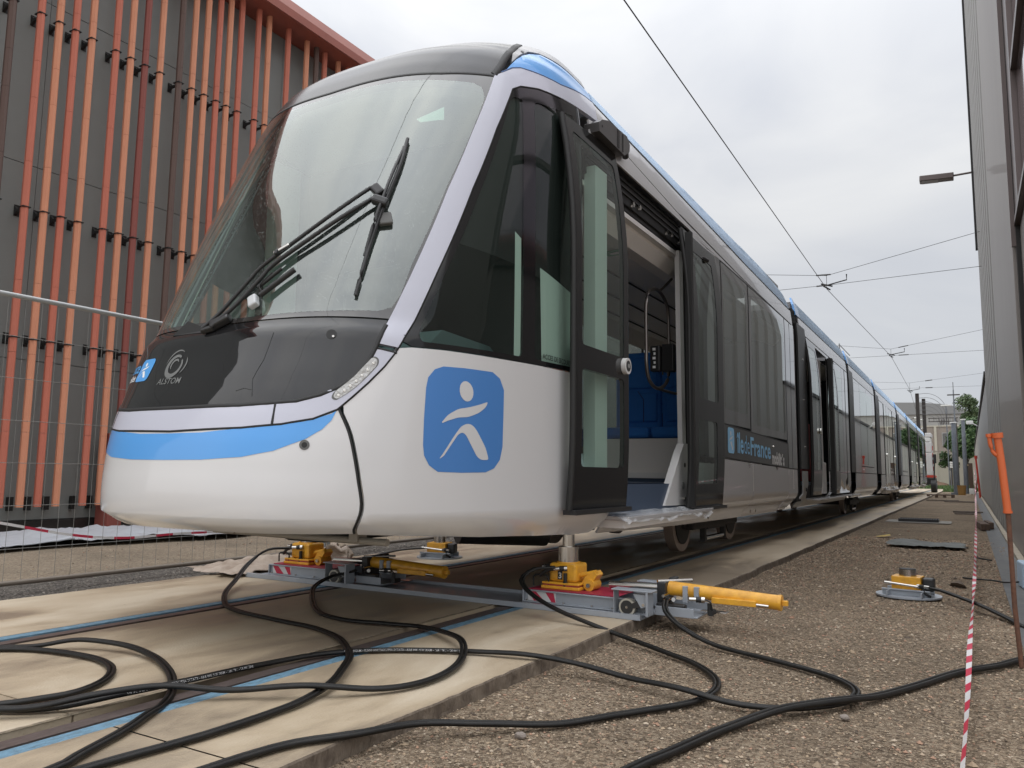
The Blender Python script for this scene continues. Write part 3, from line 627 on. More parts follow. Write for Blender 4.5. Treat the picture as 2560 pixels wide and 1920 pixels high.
M_ink = mat('black_lettering', (0.01, 0.01, 0.01), 0.5); M_wink = mat('white_lettering', (0.88, 0.88, 0.88), 0.4); M_bink = mat('light_blue_lettering', (0.33, 0.68, 1.0), 0.4)
M_chrome = mat('chrome_lettering', (0.6, 0.6, 0.6), 0.15, metal=0.9)
MD = math.degrees(1)
fit_lettering('window_lettering', 'ACCES DE SECOURS', 57.2, 71.8, 1.583, 1.615, .02, on(0.0016), M_ink, tram)
# maker's ring and name, and the network badge, on the bonnet
def arc_band(name, cu, cz, r0, r1, a0, a1, m, parent, off, taper=0.0, n=36, sq=1.0):
    vs = []
    for i in range(n+1):
        t = i/n; a = R(a0+(a1-a0)*t); wd = (r1-r0)*(1-taper*abs(2*t-1)**2)
        for r in (r0, r0+wd): x, z = r*math.cos(a), r*math.sin(a); u = cu+x/0.0418*sq; zz = cz+z; vs.append(S(u, zz)+SN(u, zz)*off)
    return MB().add(vs, [(2*i, 2*i+1, 2*i+3, 2*i+2) for i in range(n)], True).build(name, m, parent)
ring = arc_band('maker_ring', -4.3, 1.418, 0.047, 0.072, 60, 395, M_chrome, bonnet, 0.002, 0.6)
arc_band('ring_stroke', -4.3, 1.418, 0.026, 0.040, 40, 225, M_chrome, bonnet, 0.002, 0.8)
arc_band('ring_stroke', -4.2, 1.422, 0.082, 0.093, -38, 28, M_chrome, bonnet, 0.002, 0.9)
arc_band('ring_stroke', -4.3, 1.420, 0.080, 0.090, 62, 175, M_chrome, bonnet, 0.002, 0.9)
fit_lettering('maker_name', 'ALSTOM', -6.35, -1.75, 1.314, 1.347, .012, on(0.002), M_chrome, bonnet)
badge = panel('badge', fillet([(-13.0, 1.345), (-9.4, 1.345), (-9.4, 1.475), (-13.0, 1.475)], 0.03), mat('badge_blue', (0.09, 0.36, 0.78), 0.3), bonnet, 0, 0.002, 0.04)
def badge_pt(p): return (-11.2+(p[0]-37.4)*0.24, 1.41+(p[1]-1.155)*0.21)
for nm, pl in (('badge_head', HEAD), ('badge_arms', ARM), ('badge_legs', LEG)): panel(nm, [badge_pt(p) for p in pl], M_wink, badge, 0, 0.0032, 0.02) if 0 else MB().add([S(*badge_pt(p))+SN(*badge_pt(p))*0.0034 for p in pl], [tuple(range(len(pl)))]).build(nm, M_wink, bonnet)
fit_lettering('badge_lettering', 'îledeFrance', -23.0, -13.4, 1.402, 1.468, .012, on(0.002), mat('badge_text_blue', (0.10, 0.40, 0.80), 0.4), bonnet)
fit_lettering('badge_lettering', 'mobilités', -17.8, -13.4, 1.352, 1.39, .008, on(0.002), M_wink, bonnet)
for pl in ([(8.75, 1.254), (9.83, 1.267), (11.03, 1.256), (11.22, 1.225)], [(11.03, 1.256), (10.6, 1.31), (10.9, 1.36), (11.31, 1.411), (11.59, 1.558)]): ribbon('scratch', pl, .003, M_rubber, bonnet, .0012, du=.4, dz=.02)
# small things on the nose
c, nv = S(19.1, 1.545), SN(19.1, 1.545); MB().cyl(c-nv*0.02, c+nv*0.0015, 0.026, n=20).build('wash_port', M_rubber, bonnet)
MB().cyl(c+Vector((0.012, 0, -0.012)), c+Vector((0.012, 0, -0.012))+nv*0.004, 0.006, n=12).build('port_plug', M_steel, bonnet)
for sg in (1, -1):
    c, nv = S(sg*18.1, .991), SN(sg*18.1, .991); s_ = MB().cyl(c-nv*0.01, c+nv*0.002, 0.024, n=20).build('parking_sensor', mat('sensor_grey', (0.12, 0.12, 0.115), 0.4), bumper)
    MB().cyl(c, c+nv*0.004, 0.013, n=14).build('sensor_eye', M_rubber, s_)
M_labw0 = mat('unit_white', (.55, .57, .58), .4)
# wipers: parallel arm and rod, hinged head, long blade
def stand(pts, off, m, r, name, parent, n=8, straight=False):
    Q = [S(u, z)+SN(u, z)*o for (u, z), o in zip(pts, off)]
    return MB().tube(Q if straight else catmull(Q, 0.03), r, n).build(name, m, parent)
wp = stand([(-1.54, 1.599), (.34, 1.70), (3.91, 1.890), (5.3, 1.955), (11.34, 2.113), (16.02, 2.251), (20.14, 2.385), (21.2, 2.409)], [.03, .035, .035, .035, .04, .045, .045, .04], M_plastic, 0.0115, 'wiper_arm', tram)
stand([(.26, 1.602), (3.16, 1.74), (5.91, 1.875), (7.5, 1.955), (13.32, 2.105), (17.55, 2.222), (21.95, 2.351)], [.03, .035, .035, .035, .04, .045, .045], M_plastic, 0.0125, 'wiper_rod', wp)
blade_pts = [(25.0, 2.76), (24.4, 2.573), (22.9, 2.299), (21.95, 2.095), (21.25, 1.877), (20.95, 1.757)]
bl_o = stand(blade_pts, [.012]*6, M_rubber, 0.007, 'wiper_blade', tram); stand(blade_pts, [.026, .032, .042, .036, .03, .022], M_plastic, 0.0105, 'blade_frame', bl_o)
stand([(24.6, 2.70), (23.5, 2.50), (22.6, 2.30), (21.9, 2.15), (21.3, 1.98)], [.025, .05, .066, .055, .03], M_plastic, 0.009, 'blade_bow', bl_o)
def slab_on(name, cu, cz, wu, hz, off, th, m, parent, rot=0.0):
    """small flat block lying on the glass"""
    c, nv = S(cu, cz), SN(cu, cz); tx = (S(cu+.3, cz)-S(cu-.3, cz)).normalized(); tz = nv.cross(tx)*(-1 if nv.cross(tx).z < 0 else 1)
    a = tx*math.cos(rot)+tz*math.sin(rot); b_ = tz*math.cos(rot)-tx*math.sin(rot); M_ = Matrix((a, b_, nv)).transposed().to_4x4(); M_.translation = c+nv*off
    return MB().bbox(-wu/2, wu/2, -hz/2, hz/2, 0, th, min(th, hz, wu)*.25, M_).build(name, m, parent)
slab_on('wiper_head', 21.6, 2.375, .055, .075, .03, .04, M_plastic, wp, .7); slab_on('wiper_knuckle', 22.3, 2.30, .05, .09, .03, .05, M_plastic, wp, 1.2)
slab_on('nozzle_box', 23.3, 2.215, .075, .075, .005, .03, mat('nozzle_grey', (.10, .10, .095), .4), wp, .2)
slab_on('arm_clip', 8.6, 2.03, .10, .018, .045, .018, M_steel, wp, .5); slab_on('arm_stop', 8.0, 2.01, .02, .03, .05, .02, M_plastic, wp)
slab_on('wiper_pivot', 1.0, 1.64, .12, .055, .005, .045, M_plastic, tram, .55); slab_on('pivot_cover', -.6, 1.60, .08, .035, .004, .03, M_rubber, tram, .3)
cw = [(-8.87, 1.605), (-6.38, 1.672), (-1.2, 1.617), (-1.2, 1.60)]
MB().add([S(u, z)+SN(u, z)*(.004 if k != 1 else .03) for k, (u, z) in enumerate(cw)]+[S(u, z) for u, z in cw], [(0, 1, 2, 3), (0, 4, 5, 1), (1, 5, 6, 2)]).build('wiper_cowl', M_rubber, tram)
# washer nozzle and parked gadget behind the glass on the dashboard
dsh = slab_on('washer_unit', 5.9, 1.745, .055, .075, .004, .04, M_labw0, tram, .5)
stand([(7.0, 1.775), (11.6, 1.91)], [.03, .03], M_plastic, .016, 'washer_tube', dsh, straight=True); stand([(6.0, 1.825), (9.2, 1.925)], [.03, .03], M_plastic, .011, 'washer_tube', dsh, straight=True)
stand([(6.9, 1.80), (6.4, 1.83), (8.0, 1.90)], [.03, .04, .04], M_rubber, .004, 'washer_hose', dsh)
# pedestrian guard tube under the nose
gb = MB().cyl((-.47, 3.2, .515), (.85, 3.2, .508), 0.019, n=12).build('guard_tube', mat('guard_beige', (0.30, 0.27, 0.23), 0.4), tram)
for x in (-.30, .64): MB().bbox(x-.03, x+.03, 3.17, 3.25, .50, .575, 0.006).build('guard_bracket', MATS['guard_beige'], tram)

# ---- cab interior
MB().box(-1.12, 1.12, 4.4, 12.3, .72, .80).build('floor', M_floorblue, tram); MB().box(-.7, .7, 3.2, 4.4, .72, .80).build('floor', M_floorblue, tram)
MB().add([Vector((0, 4.6, 3.26))*.07+S(u, 3.25)*.93+Vector((0, 0, 0)) for u in range(-105, 106, 5)], [tuple(range(43))]).build('cab_ceiling', M_igrey, tram)
dash_poly = [(3.0, 1.0), (2.95, 1.50), (3.15, 1.60), (3.45, 1.62), (3.62, 1.56), (3.72, 1.30), (3.80, 1.0)]
MB().prism([(2.98, 0.8), (2.93, 1.45), (3.05, 1.60), (3.5, 1.62), (3.7, 1.5), (3.75, 0.8)], 'x', -.62, .62).build('dashboard', M_dash, tram)
for sg in (1, -1):
    MB().prism([(3.35, .8), (3.35, 1.54), (3.5, 1.66), (4.0, 1.64), (4.25, 1.50), (4.32, .8)], 'x', sg*.62 if sg > 0 else -.95, .95 if sg > 0 else -.62).build('side_console', M_dash, tram)
# coloured jambs seen through the glass (pale panels of the cab)
MB().box(-1.06, -.98, 4.0, 4.25, .8, 3.2).build('pillar_trim', M_cabgreen, tram)
MB().add([(-.86, 3.10, 1.62), (-.72, 3.02, 1.62), (-.80, 3.72, 3.1), (-.93, 3.82, 3.1)], [(0, 1, 2, 3)]).build('pillar_trim', M_cabgreen, tram)
MB().box(.60, 1.08, 4.44, 4.50, .8, 3.3).build('rear_partition', M_dark, tram)
MB().box(-1.08, .60, 4.44, 4.50, .8, 3.4).build('rear_partition', M_dark, tram)
MB().box(-1.15, 1.15, 4.60, 4.64, 2.95, 3.4).build('rear_header', M_dark, tram)
seat = MB().bbox(-.25, .27, 3.95, 4.12, 1.3, 2.25, 0.06).build('driver_seat', M_dark, tram)
MB().bbox(-.12, .14, 3.97, 4.09, 2.27, 2.5, 0.05).build('headrest', M_dark, seat); MB().bbox(-.27, .29, 3.7, 4.1, 1.15, 1.3, 0.05).build('cushion', M_dark, seat)
panel('sun_visor', [(25.75, 2.963), (31.36, 3.071), (31.52, 2.972), (26.63, 2.939)], mat('pale_green_card', (0.6, 0.75, 0.66), 0.6), tram, 0.0, -0.03, 0.08)

# ---- passenger side, nose module (real y, z on the flat side)
def Y(pts): return [(U(y), z) for y, z in pts]
def side_panel(name, pts, m, parent, sg=1, thick=0.015, off=0.0, holes=(), step=0.25, su=None):
    p = Y(pts); h = [Y(q) for q in holes]
    if sg < 0: p = mirror(p); h = [mirror(q) for q in h]
    return panel(name, p, m, parent, thick, off, step, holes=h, su=su)
def rect(y0, y1, z0, z1): return [(y0, z0), (y1, z0), (y1, z1), (y0, z1)]
def rrect(y0, y1, z0, z1, r=0.05): return [(u*0.03/1, z) for u, z in fillet([(y/0.03, z) for y, z in rect(y0, y1, z0, z1)], r, 0.03, 4)]
def line(name, pts, width, m, parent, off=0.0015): return ribbon(name, Y(pts), width, m, parent, off, du=40, dz=0.4)
zs1 = lambda y: interp(y, [5.1, 6.1, 7.5, 9.5, 12.4], [3.675, 3.62, 3.57, 3.49, 3.42])      # roof seam of the nose module
for sg in (1, -1):
    up = [(5.16, zs1(5.16)), (6.1, zs1(6.1)), (7.5, zs1(7.5)), (9.5, zs1(9.5)), (12.38, zs1(12.4))]
    cut = [(5.16, 3.50), (7.0, 3.34), (9.4, 3.235), (12.38, 3.19)]
    side_panel('cantrail', cut+list(reversed(up)), M_silver if sg > 0 else M_silver, tram, sg, step=0.06)
    for (a, b) in ((5.17, 7.43), (7.44, 9.68), (9.69, 11.9)):
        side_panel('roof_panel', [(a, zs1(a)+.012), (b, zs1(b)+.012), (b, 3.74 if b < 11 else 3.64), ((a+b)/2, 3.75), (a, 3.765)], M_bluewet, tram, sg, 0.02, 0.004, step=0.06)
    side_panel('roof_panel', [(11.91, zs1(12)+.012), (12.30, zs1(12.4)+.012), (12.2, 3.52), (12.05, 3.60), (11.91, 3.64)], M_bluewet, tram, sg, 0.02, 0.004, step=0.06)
MB().box(-1.085, 1.085, 5.2, 11.95, 3.60, 3.735).build('roof_deck', M_roofgrey, tram)
# right side
line('cantrail_crease', [(7.0, 3.345), (9.4, 3.24), (12.3, 3.195)], 0.010, M_rubber, tram)
line('roof_joint', [(5.2, zs1(5.2)+.004), (6.1, zs1(6.1)+.004), (7.5, zs1(7.5)+.004), (9.5, zs1(9.5)+.004), (12.3, zs1(12.4)+.004)], 0.010, M_rubber, tram, 0.003)
side_panel('door_header', [(4.95, 3.30), (5.5, 3.29), (7.25, 3.27), (8.2, 3.23), (8.2, 3.262), (7.0, 3.33), (5.16, 3.49), (4.95, 3.45)], M_silver, tram, 1, step=0.1)
side_panel('upper_panel', [(7.35, 3.18), (8.25, 3.23), (12.38, 3.20), (12.38, 3.19), (9.4, 3.23), (7.4, 3.31)], M_silver, tram, 1, step=0.1)
MB().box(1.10, 1.19, 5.03, 5.24, .66, 3.12).build('door_post', M_cabgreen, tram)
MB().box(1.06, 1.175, 7.30, 7.42, .62, 3.3).build('door_post', M_rubber, tram)
side_panel('door_pocket_panel', rect(7.42, 8.32, 1.0, 3.24), M_fritg, tram)
side_panel('lower_panel', [(5.32, .445), (6.0, .43), (7.3, .405), (9.55, .39), (9.62, .7), (9.62, 1.03), (8.0, 1.06), (7.4, 1.07), (7.4, .57), (5.34, .56)], M_silver, tram, 1, step=.055, su=3)
side_panel('lower_panel', [(9.56, .39), (11.6, .385), (11.75, .60), (11.79, .99), (9.63, 1.03), (9.63, .70)], M_silver, tram, 1, step=.055, su=3)
side_panel('lower_panel', [(11.61, .40), (12.15, .40), (12.40, .47), (12.44, .60), (12.44, .985), (11.80, .99), (11.76, .6)], M_silver, tram, 1, step=.055, su=3)
line('panel_joint', [(9.555, .43), (9.625, .70), (9.625, 1.03)], 0.012, mat('joint_light', (0.6, 0.58, 0.55), 0.4), tram)
line('panel_joint', [(11.61, .41), (11.76, .6), (11.795, .98)], 0.012, MATS['joint_light'], tram); line('panel_joint', [(12.12, .42), (12.12, .98)], 0.012, MATS['joint_light'], tram)
line('panel_joint', [(12.44, 1.0), (12.44, 3.15)], 0.03, M_silver, tram)
for y_ in (7.7, 9.42, 9.68): MB().cyl((1.2, y_, .47), (1.207, y_, .47), .02, n=12).build('panel_latch', M_steel, tram)
# name board
nb = side_panel('name_board', [(8.25, 1.08), (11.80, 1.01), (11.80, 1.345), (8.25, 1.43)], mat('board_grey', (0.03, 0.028, 0.027), 0.3, coat=0.3), tram, 1, 0.014, 0.0)
for pts in ([(8.3, 1.075), (11.8, 1.003)], [(8.3, 1.437), (11.8, 1.352)]): line('board_joint', pts, 0.016, M_rubber, tram)
def onside(off): return lambda y, z: Vector((1.2+off, y, z-0.021*(y-8.8)))
fit_lettering('name_lettering', 'île', 8.86, 9.17, 1.145, 1.375, .022, onside(.004), M_bink, nb); fit_lettering('name_lettering', 'de', 9.20, 9.46, 1.145, 1.36, -.004, onside(.004), M_bink, nb)
fit_lettering('name_lettering', 'France', 9.50, 10.60, 1.145, 1.36, .022, onside(.004), M_bink, nb); fit_lettering('name_lettering', 'mobilités', 10.68, 11.47, 1.09, 1.25, .045, onside(.004), M_wink, nb)
sq = MB().add([onside(.003)(y, z) for y, z in rrect(8.49, 8.76, 1.12, 1.40, .05)], [tuple(range(20))]).build('board_emblem', M_bink, nb)
def be(p): return onside(.005)(8.49+(p[0]-30.5)/14.0*.27, 1.12+(p[1]-.871)/.566*.28)
for nm, pl in (('emblem_head', HEAD), ('emblem_arms', ARM), ('emblem_legs', LEG)): MB().add([be(p) for p in pl], [tuple(range(len(pl)))]).build(nm, M_wink, nb)
MB().cyl((1.2, 10.75, 1.275), (1.212, 10.75, 1.27), .014, n=10).build('board_lock', M_steel, nb)
# passenger windows of the nose module
for (a, b) in ((8.36, 9.53), (9.58, 11.72)):
    zb = 1.62 if a < 9 else 1.52; hole = rrect(a+.12 if a > 9 else a+.05, b-.08, zb-.02, 3.10 if a < 9 else 3.08, .07)
    side_panel('window_border', rect(a, b, 1.44 if a < 9 else 1.40, 3.215), M_fritg, tram, 1, holes=[hole]); side_panel('window', hole, G_side, tram, 1, 0, 0.0005)
for pts in ([(8.34, 3.225), (12.3, 3.19)], [(9.555, 1.40), (9.555, 3.2)], [(8.34, 1.42), (8.34, 3.2)], [(11.74, 1.36), (11.74, 3.18)], [(12.1, 1.0), (12.1, 3.17)]): line('window_joint', pts, 0.018, M_rubber, tram)
side_panel('end_pillar', rect(11.76, 12.09, 1.0, 3.2), M_fritg, tram); side_panel('end_pillar', rect(12.11, 12.42, 1.0, 3.19), M_fritg, tram)
# left side of the nose module
for (a, b) in ((4.7, 6.0), (6.05, 7.3), (7.35, 8.6), (8.65, 10.3), (10.35, 12.3)):
    hole = rrect(a+.1, b-.1, 1.5, 3.05, .07)
    side_panel('window_border', rect(a, b, 1.0, 3.3), M_fritg, tram, -1, holes=[hole]); side_panel('window', hole, G_side, tram, -1, 0, 0.0005)
side_panel('lower_panel', rect(5.3, 12.4, .42, 1.0), M_silver, tram, -1)
# interior seen through the open door
MB().box(-1.1, 1.1, 4.64, 12.3, 2.98, 3.02).build('ceiling', M_igrey, tram)
MB().prism([(.62, 3.0), (.95, 2.86), (1.04, 2.95), (1.04, 3.06), (.62, 3.06)], 'y', 4.9, 12.2).build('ceiling_cove', M_beige, tram)
MB().prism([(-.62, 3.0), (-.95, 2.86), (-1.04, 2.95), (-1.04, 3.06), (-.62, 3.06)], 'y', 4.9, 12.2).build('ceiling_cove', M_beige, tram)
for x in (-.5, -.1, .3): MB().box(x, x+.012, 4.7, 12.2, 2.965, 2.978).build('ceiling_trim', M_dark, tram)
mech = MB().box(.98, 1.12, 5.0, 7.35, 3.07, 3.28).build('door_mechanism', M_dark, tram)
for k in range(3): MB().box(1.121, 1.135, 5.0, 7.35, 3.14+k*.05, 3.15+k*.05).build('mechanism_rail', M_plastic, mech)
for y_, z_ in ((5.9, 3.1), (6.05, 3.12), (6.75, 3.1), (6.9, 3.12), (7.1, 3.1)):
    MB().cyl((1.125, y_, z_), (1.15, y_, z_), .022, n=12).build('mechanism_roller', M_steel, mech)
MB().box(1.02, 1.10, 5.0, 7.35, 3.035, 3.068).build('mechanism_edge', M_plastic, mech)
seatback = []
def bench(y, x0, x1, zc, zt, flip=1):
    for k in range(2):
        a = x0+(x1-x0)*k/2+.012; b = x0+(x1-x0)*(k+1)/2-.012
        sb = MB().bbox(a, b, y, y+.09, zc, zt, .04).build('seat_back', M_seat, tram)
        MB().bbox(a+.04, b-.04, y-.022, y+.02, zc+.10, (zc+zt)/2-.02, .02).build('seat_pad', M_seat, sb); MB().bbox(a+.04, b-.04, y-.022, y+.02, (zc+zt)/2+.03, zt-.07, .02).build('seat_pad', M_seat, sb)
        mid = (a+b)/2+.06*flip
        MB().tube([(mid, y-.026, zc+.1), (mid, y-.026, (zc+zt)/2-.1), (mid-.07, y-.026, (zc+zt)/2)], .004, 5).build('seat_piping', M_rubber, sb)
        MB().bbox(a, b, y-.42, y+.02, zc-.10, zc+.02, .035).build('cushion', M_seat, sb)
bench(8.55, -.10, .98, 1.38, 2.30)
MB().box(-.15, 1.06, 8.12, 8.6, .90, 1.27).build('seat_plinth', M_beige, tram)
MB().box(-.15, 1.06, 8.08, 8.12, .84, .90).build('plinth_step', M_igrey, tram)
MB().box(-1.1, 1.1, 8.10, 8.62, .80, .84).build('plinth_base', M_floorblue, tram)
bench(10.6, -1.0, -.1, 1.38, 2.30); MB().box(-1.05, 1.05, 10.3, 10.75, .8, 1.27).build('seat_plinth', M_beige, tram)
MB().box(.9, 1.14, 4.9, 7.35, .56, .80).build('door_threshold', M_floorblue, tram)
# handrail loop with ticket reader
lp = [(.9, 6.83, 2.0), (.9, 6.83, 2.45), (.9, 6.9, 2.60), (.9, 7.14, 2.67), (.9, 7.38, 2.60), (.9, 7.46, 2.45), (.9, 7.46, 1.95), (.9, 7.38, 1.78), (.9, 7.12, 1.70), (.9, 6.9, 1.76), (.9, 6.83, 1.9), (.9, 6.83, 2.0)]
hr = MB().tube(catmull(lp, .05), .017, 10).build('handrail', M_rail_steel, tram)
MB().tube(catmull([(.9, 7.2, 2.67), (.9, 7.45, 2.80), (.9, 7.72, 2.97)], .06), .015, 8).build('handrail_arm', M_rail_steel, hr)
MB().tube(catmull([(.9, 7.15, 1.70), (.9, 7.6, 1.70), (.92, 8.1, 1.72)], .06), .015, 8).build('handrail_arm', M_rail_steel, hr)
vr = MB().bbox(.84, .96, 7.42, 7.52, 1.90, 2.18, .01).build('ticket_reader', M_plastic, tram)
MB().bbox(.74, .84, 7.36, 7.44, 1.90, 2.16, .01).build('reader_screen', M_plastic, vr)
for k in range(5): MB().box(.77+.01*(k % 2), .80, 7.352, 7.358, 1.93+k*.045, 1.955+k*.045).build('reader_mark', M_wink, vr)
# exit sign on the cove
M_exit = mat('exit_green', (0.03, 0.28, 0.12), 0.5)
ex = MB().box(.55, .90, 6.60, 6.76, 2.951, 2.958).build('exit_sign', M_exit, tram)
MB().add([(.60, 6.66, 2.948), (.68, 6.64, 2.948), (.68, 6.62, 2.948), (.73, 6.68, 2.948), (.68, 6.74, 2.948), (.68, 6.71, 2.948), (.60, 6.71, 2.948)], [tuple(range(7))]).build('exit_arrow', M_wink, ex)
MB().add([(.76, 6.63, 2.948), (.79, 6.67, 2.948), (.84, 6.65, 2.948), (.82, 6.70, 2.948), (.85, 6.74, 2.948), (.79, 6.70, 2.948)], [tuple(range(6))]).build('exit_figure', M_wink, ex)
# inner white door post and its foot cover
MB().prism([(1.10, .80), (1.145, .80), (1.13, 3.03), (1.085, 3.03)], 'y', 7.12, 7.22).build('door_post_cover', M_doorwhite, tram)
ft = MB().prism([(6.56, .61), (7.27, .60), (7.27, 1.17), (7.12, 1.17), (7.02, 1.09)], 'x', 1.09, 1.16).build('door_foot_cover', M_doorwhite, tram)
MB().cyl((1.161, 7.12, .97), (1.164, 7.12, .97), .022, n=14).build('foot_cover_hole', M_rubber, ft)
MB().cyl((1.161, 7.06, .78), (1.166, 7.06, .78), .035, n=14).build('lock_socket', mat('socket_grey', (0.3, 0.3, 0.3), 0.4), ft)
MB().box(1.10, 1.20, 7.27, 7.33, .60, 1.18).build('door_guide', M_plastic, ft); MB().cyl((1.17, 7.05, .665), (1.17, 7.32, .665), .011).build('guide_rod', M_steel, ft)

# plug door leaves
def leaf(y0, y1, z0, zt0, zt1, x, panes, seal, parent=None):
    prof = lambda z: x-0.10*max(0, (z-2.3)/1.0)**2-0.03*max(0, (1.2-z)/0.6)**2      # leaf curved like the body side
    def ch(u, z): return Vector((prof(z), u*0.02, z))
    def chn(u, z): a = (prof(z+.01)-prof(z-.01))/.02; return Vector((1, 0, -a)).normalized()
    q = lambda pts: [(y/0.02, z) for y, z in pts]
    poly = q([(y0, z0), (y1, z0), (y1, zt1), (y0, zt0)])
    hs = [q(rrect2(*p)) for p in panes]
    lf = panel('door_leaf', poly, M_frit, parent or tram, 0.035, 0, 0.12, holes=hs, su=10, chart=ch, chartn=chn)
    for h in hs: panel('door_window', h, G_door, lf, 0, -0.004, 0.15, su=10, chart=ch, chartn=chn)
    ys = y0 if seal < 0 else y1
    pts = [ch(ys/0.02, z0+(min(zt0, zt1)-z0)*k/12) for k in range(13)]
    MB().tube([p+Vector((-.012, 0, 0)) for p in pts], 0.024, 6).build('door_seal', M_rubber, lf)
    return lf, ch
def rrect2(y0, y1, z0, z1): return [(a, b) for a, b in [(p[0]*0.02/1, p[1]) for p in fillet([(y/0.02, z) for y, z in rect(y0, y1, z0, z1)], .04, 0.02, 3)]]
l1, ch1 = leaf(4.47, 5.39, .645, 3.28, 3.36, 1.30, [(4.58, 5.30, 1.72, 3.20), (4.58, 5.30, .92, 1.56)], -1)
MB().tube([ch1(4.46/.02, z)+Vector((-.005, 0, 0)) for z in (.65, 1.2, 1.8, 2.4, 2.8, 3.27)], .010, 6).build('door_trim', M_silver, l1)
MB().box(1.22, 1.315, 4.47, 5.40, .615, .645).build('door_bottom_rail', M_plastic, l1)
c = Vector((1.302, 5.29, 1.66)); MB().cyl(c, c+Vector((.035, 0, 0)), .060, n=24).build('door_button', M_doorwhite, l1)
MB().cyl(c+Vector((.03, 0, 0)), c+Vector((.038, 0, 0)), .040, n=24).build('button_face', M_plastic, l1); MB().cyl(c+Vector((.036, 0, 0)), c+Vector((.041, 0, 0)), .017, n=16).build('button_lens', MATS['socket_grey'], l1)
l2, ch2 = leaf(6.90, 8.00, .585, 3.19, 3.17, 1.30, [(7.16, 7.80, 1.60, 3.02), (7.12, 7.74, .80, 1.40)], -1)
MB().box(1.265, 1.325, 6.88, 6.93, .59, 3.12).build('door_edge', M_rubber, l2)
MB().box(1.22, 1.315, 6.9, 8.0, .555, .585).build('door_bottom_rail', M_plastic, l2)
MB().tube(catmull([(1.10, 7.3, 3.02), (1.22, 7.5, 3.04), (1.26, 7.62, 3.03)], .05), .022, 8).build('door_arm', M_plastic, l2)
# rear view camera above the first door
cb = MB().prism([(4.97, 3.345), (4.96, 3.41), (5.02, 3.45), (5.12, 3.485), (5.50, 3.51), (5.56, 3.46), (5.55, 3.40), (5.45, 3.335)], 'x', 1.13, 1.25).build('mirror_camera', mat('camera_grey', (0.075, 0.072, 0.072), 0.3, coat=0.3), tram)
MB().box(1.22, 1.253, 5.30, 5.34, 3.35, 3.49).build('camera_window', M_frit, cb); MB().box(1.22, 1.253, 5.40, 5.42, 3.35, 3.49).build('camera_window', M_frit, cb); MB().cyl((1.22, 5.53, 3.40), (1.20, 5.59, 3.39), .028, n=12).build('camera_lens', M_plastic, cb)
MB().cyl((1.25, 5.02, 3.40), (1.252, 5.02, 3.40), .010, n=10).build('camera_screw', M_rubber, cb)
# folding step
stp = MB().bbox(1.12, 1.34, 5.28, 7.42, .545, .575, .006).build('door_step', M_silver, tram)
MB().box(1.08, 1.30, 5.3, 7.4, .49, .545).build('step_housing', M_beige, tram)

# underframe and bogie
MB().box(-.95, .95, 4.5, 12.2, .50, .72).build('underframe', M_under, tram)
def bogie(yc, z0, parent):
    bg = MB().box(-.9, .9, yc-.35, yc+.35, z0+.20, z0+.36).build('bogie_frame', M_under, parent)
    for sx_ in (-1, 1):
        MB().bbox(sx_*.86-.05, sx_*.86+.05, yc-.9, yc+.9, z0+.22, z0+.34, .02).build('side_beam', M_under, bg)
        for dy in (-.95, .95):
            w_ = MB().cyl((sx_*.70, yc+dy, z0+.31), (sx_*.80, yc+dy, z0+.31), .31, n=40).build('wheel', mat('wheel_steel', (0.32, 0.25, 0.21), 0.45, metal=0.4), bg)
            MB().cyl((sx_*.80, yc+dy, z0+.31), (sx_*.812, yc+dy, z0+.31), .235, n=36).build('wheel_disc', M_under, w_); MB().cyl((sx_*.81, yc+dy, z0+.31), (sx_*.84, yc+dy, z0+.31), .08, n=20).build('hub', M_under, w_)
        MB().cyl((sx_*.86, yc-.35, z0+.10), (sx_*.86, yc+.35, z0+.10), .03, n=10).build('damper', M_steel, bg)
        for dy in (-.4, .4): MB().box(sx_*.86-.03, sx_*.86+.03, yc+dy-.03, yc+dy+.03, z0+.07, z0+.24).build('damper_bracket', M_under, bg)
bogie(9.08, .08, tram)
MB().cyl((.1, 4.95, .47), (.55, 5.5, .44), .13, n=16).build('brake_unit', M_plastic, tram); MB().bbox(-.95, -.55, 4.2, 5.2, .36, .5, .03).build('equipment_box', M_under, tram)

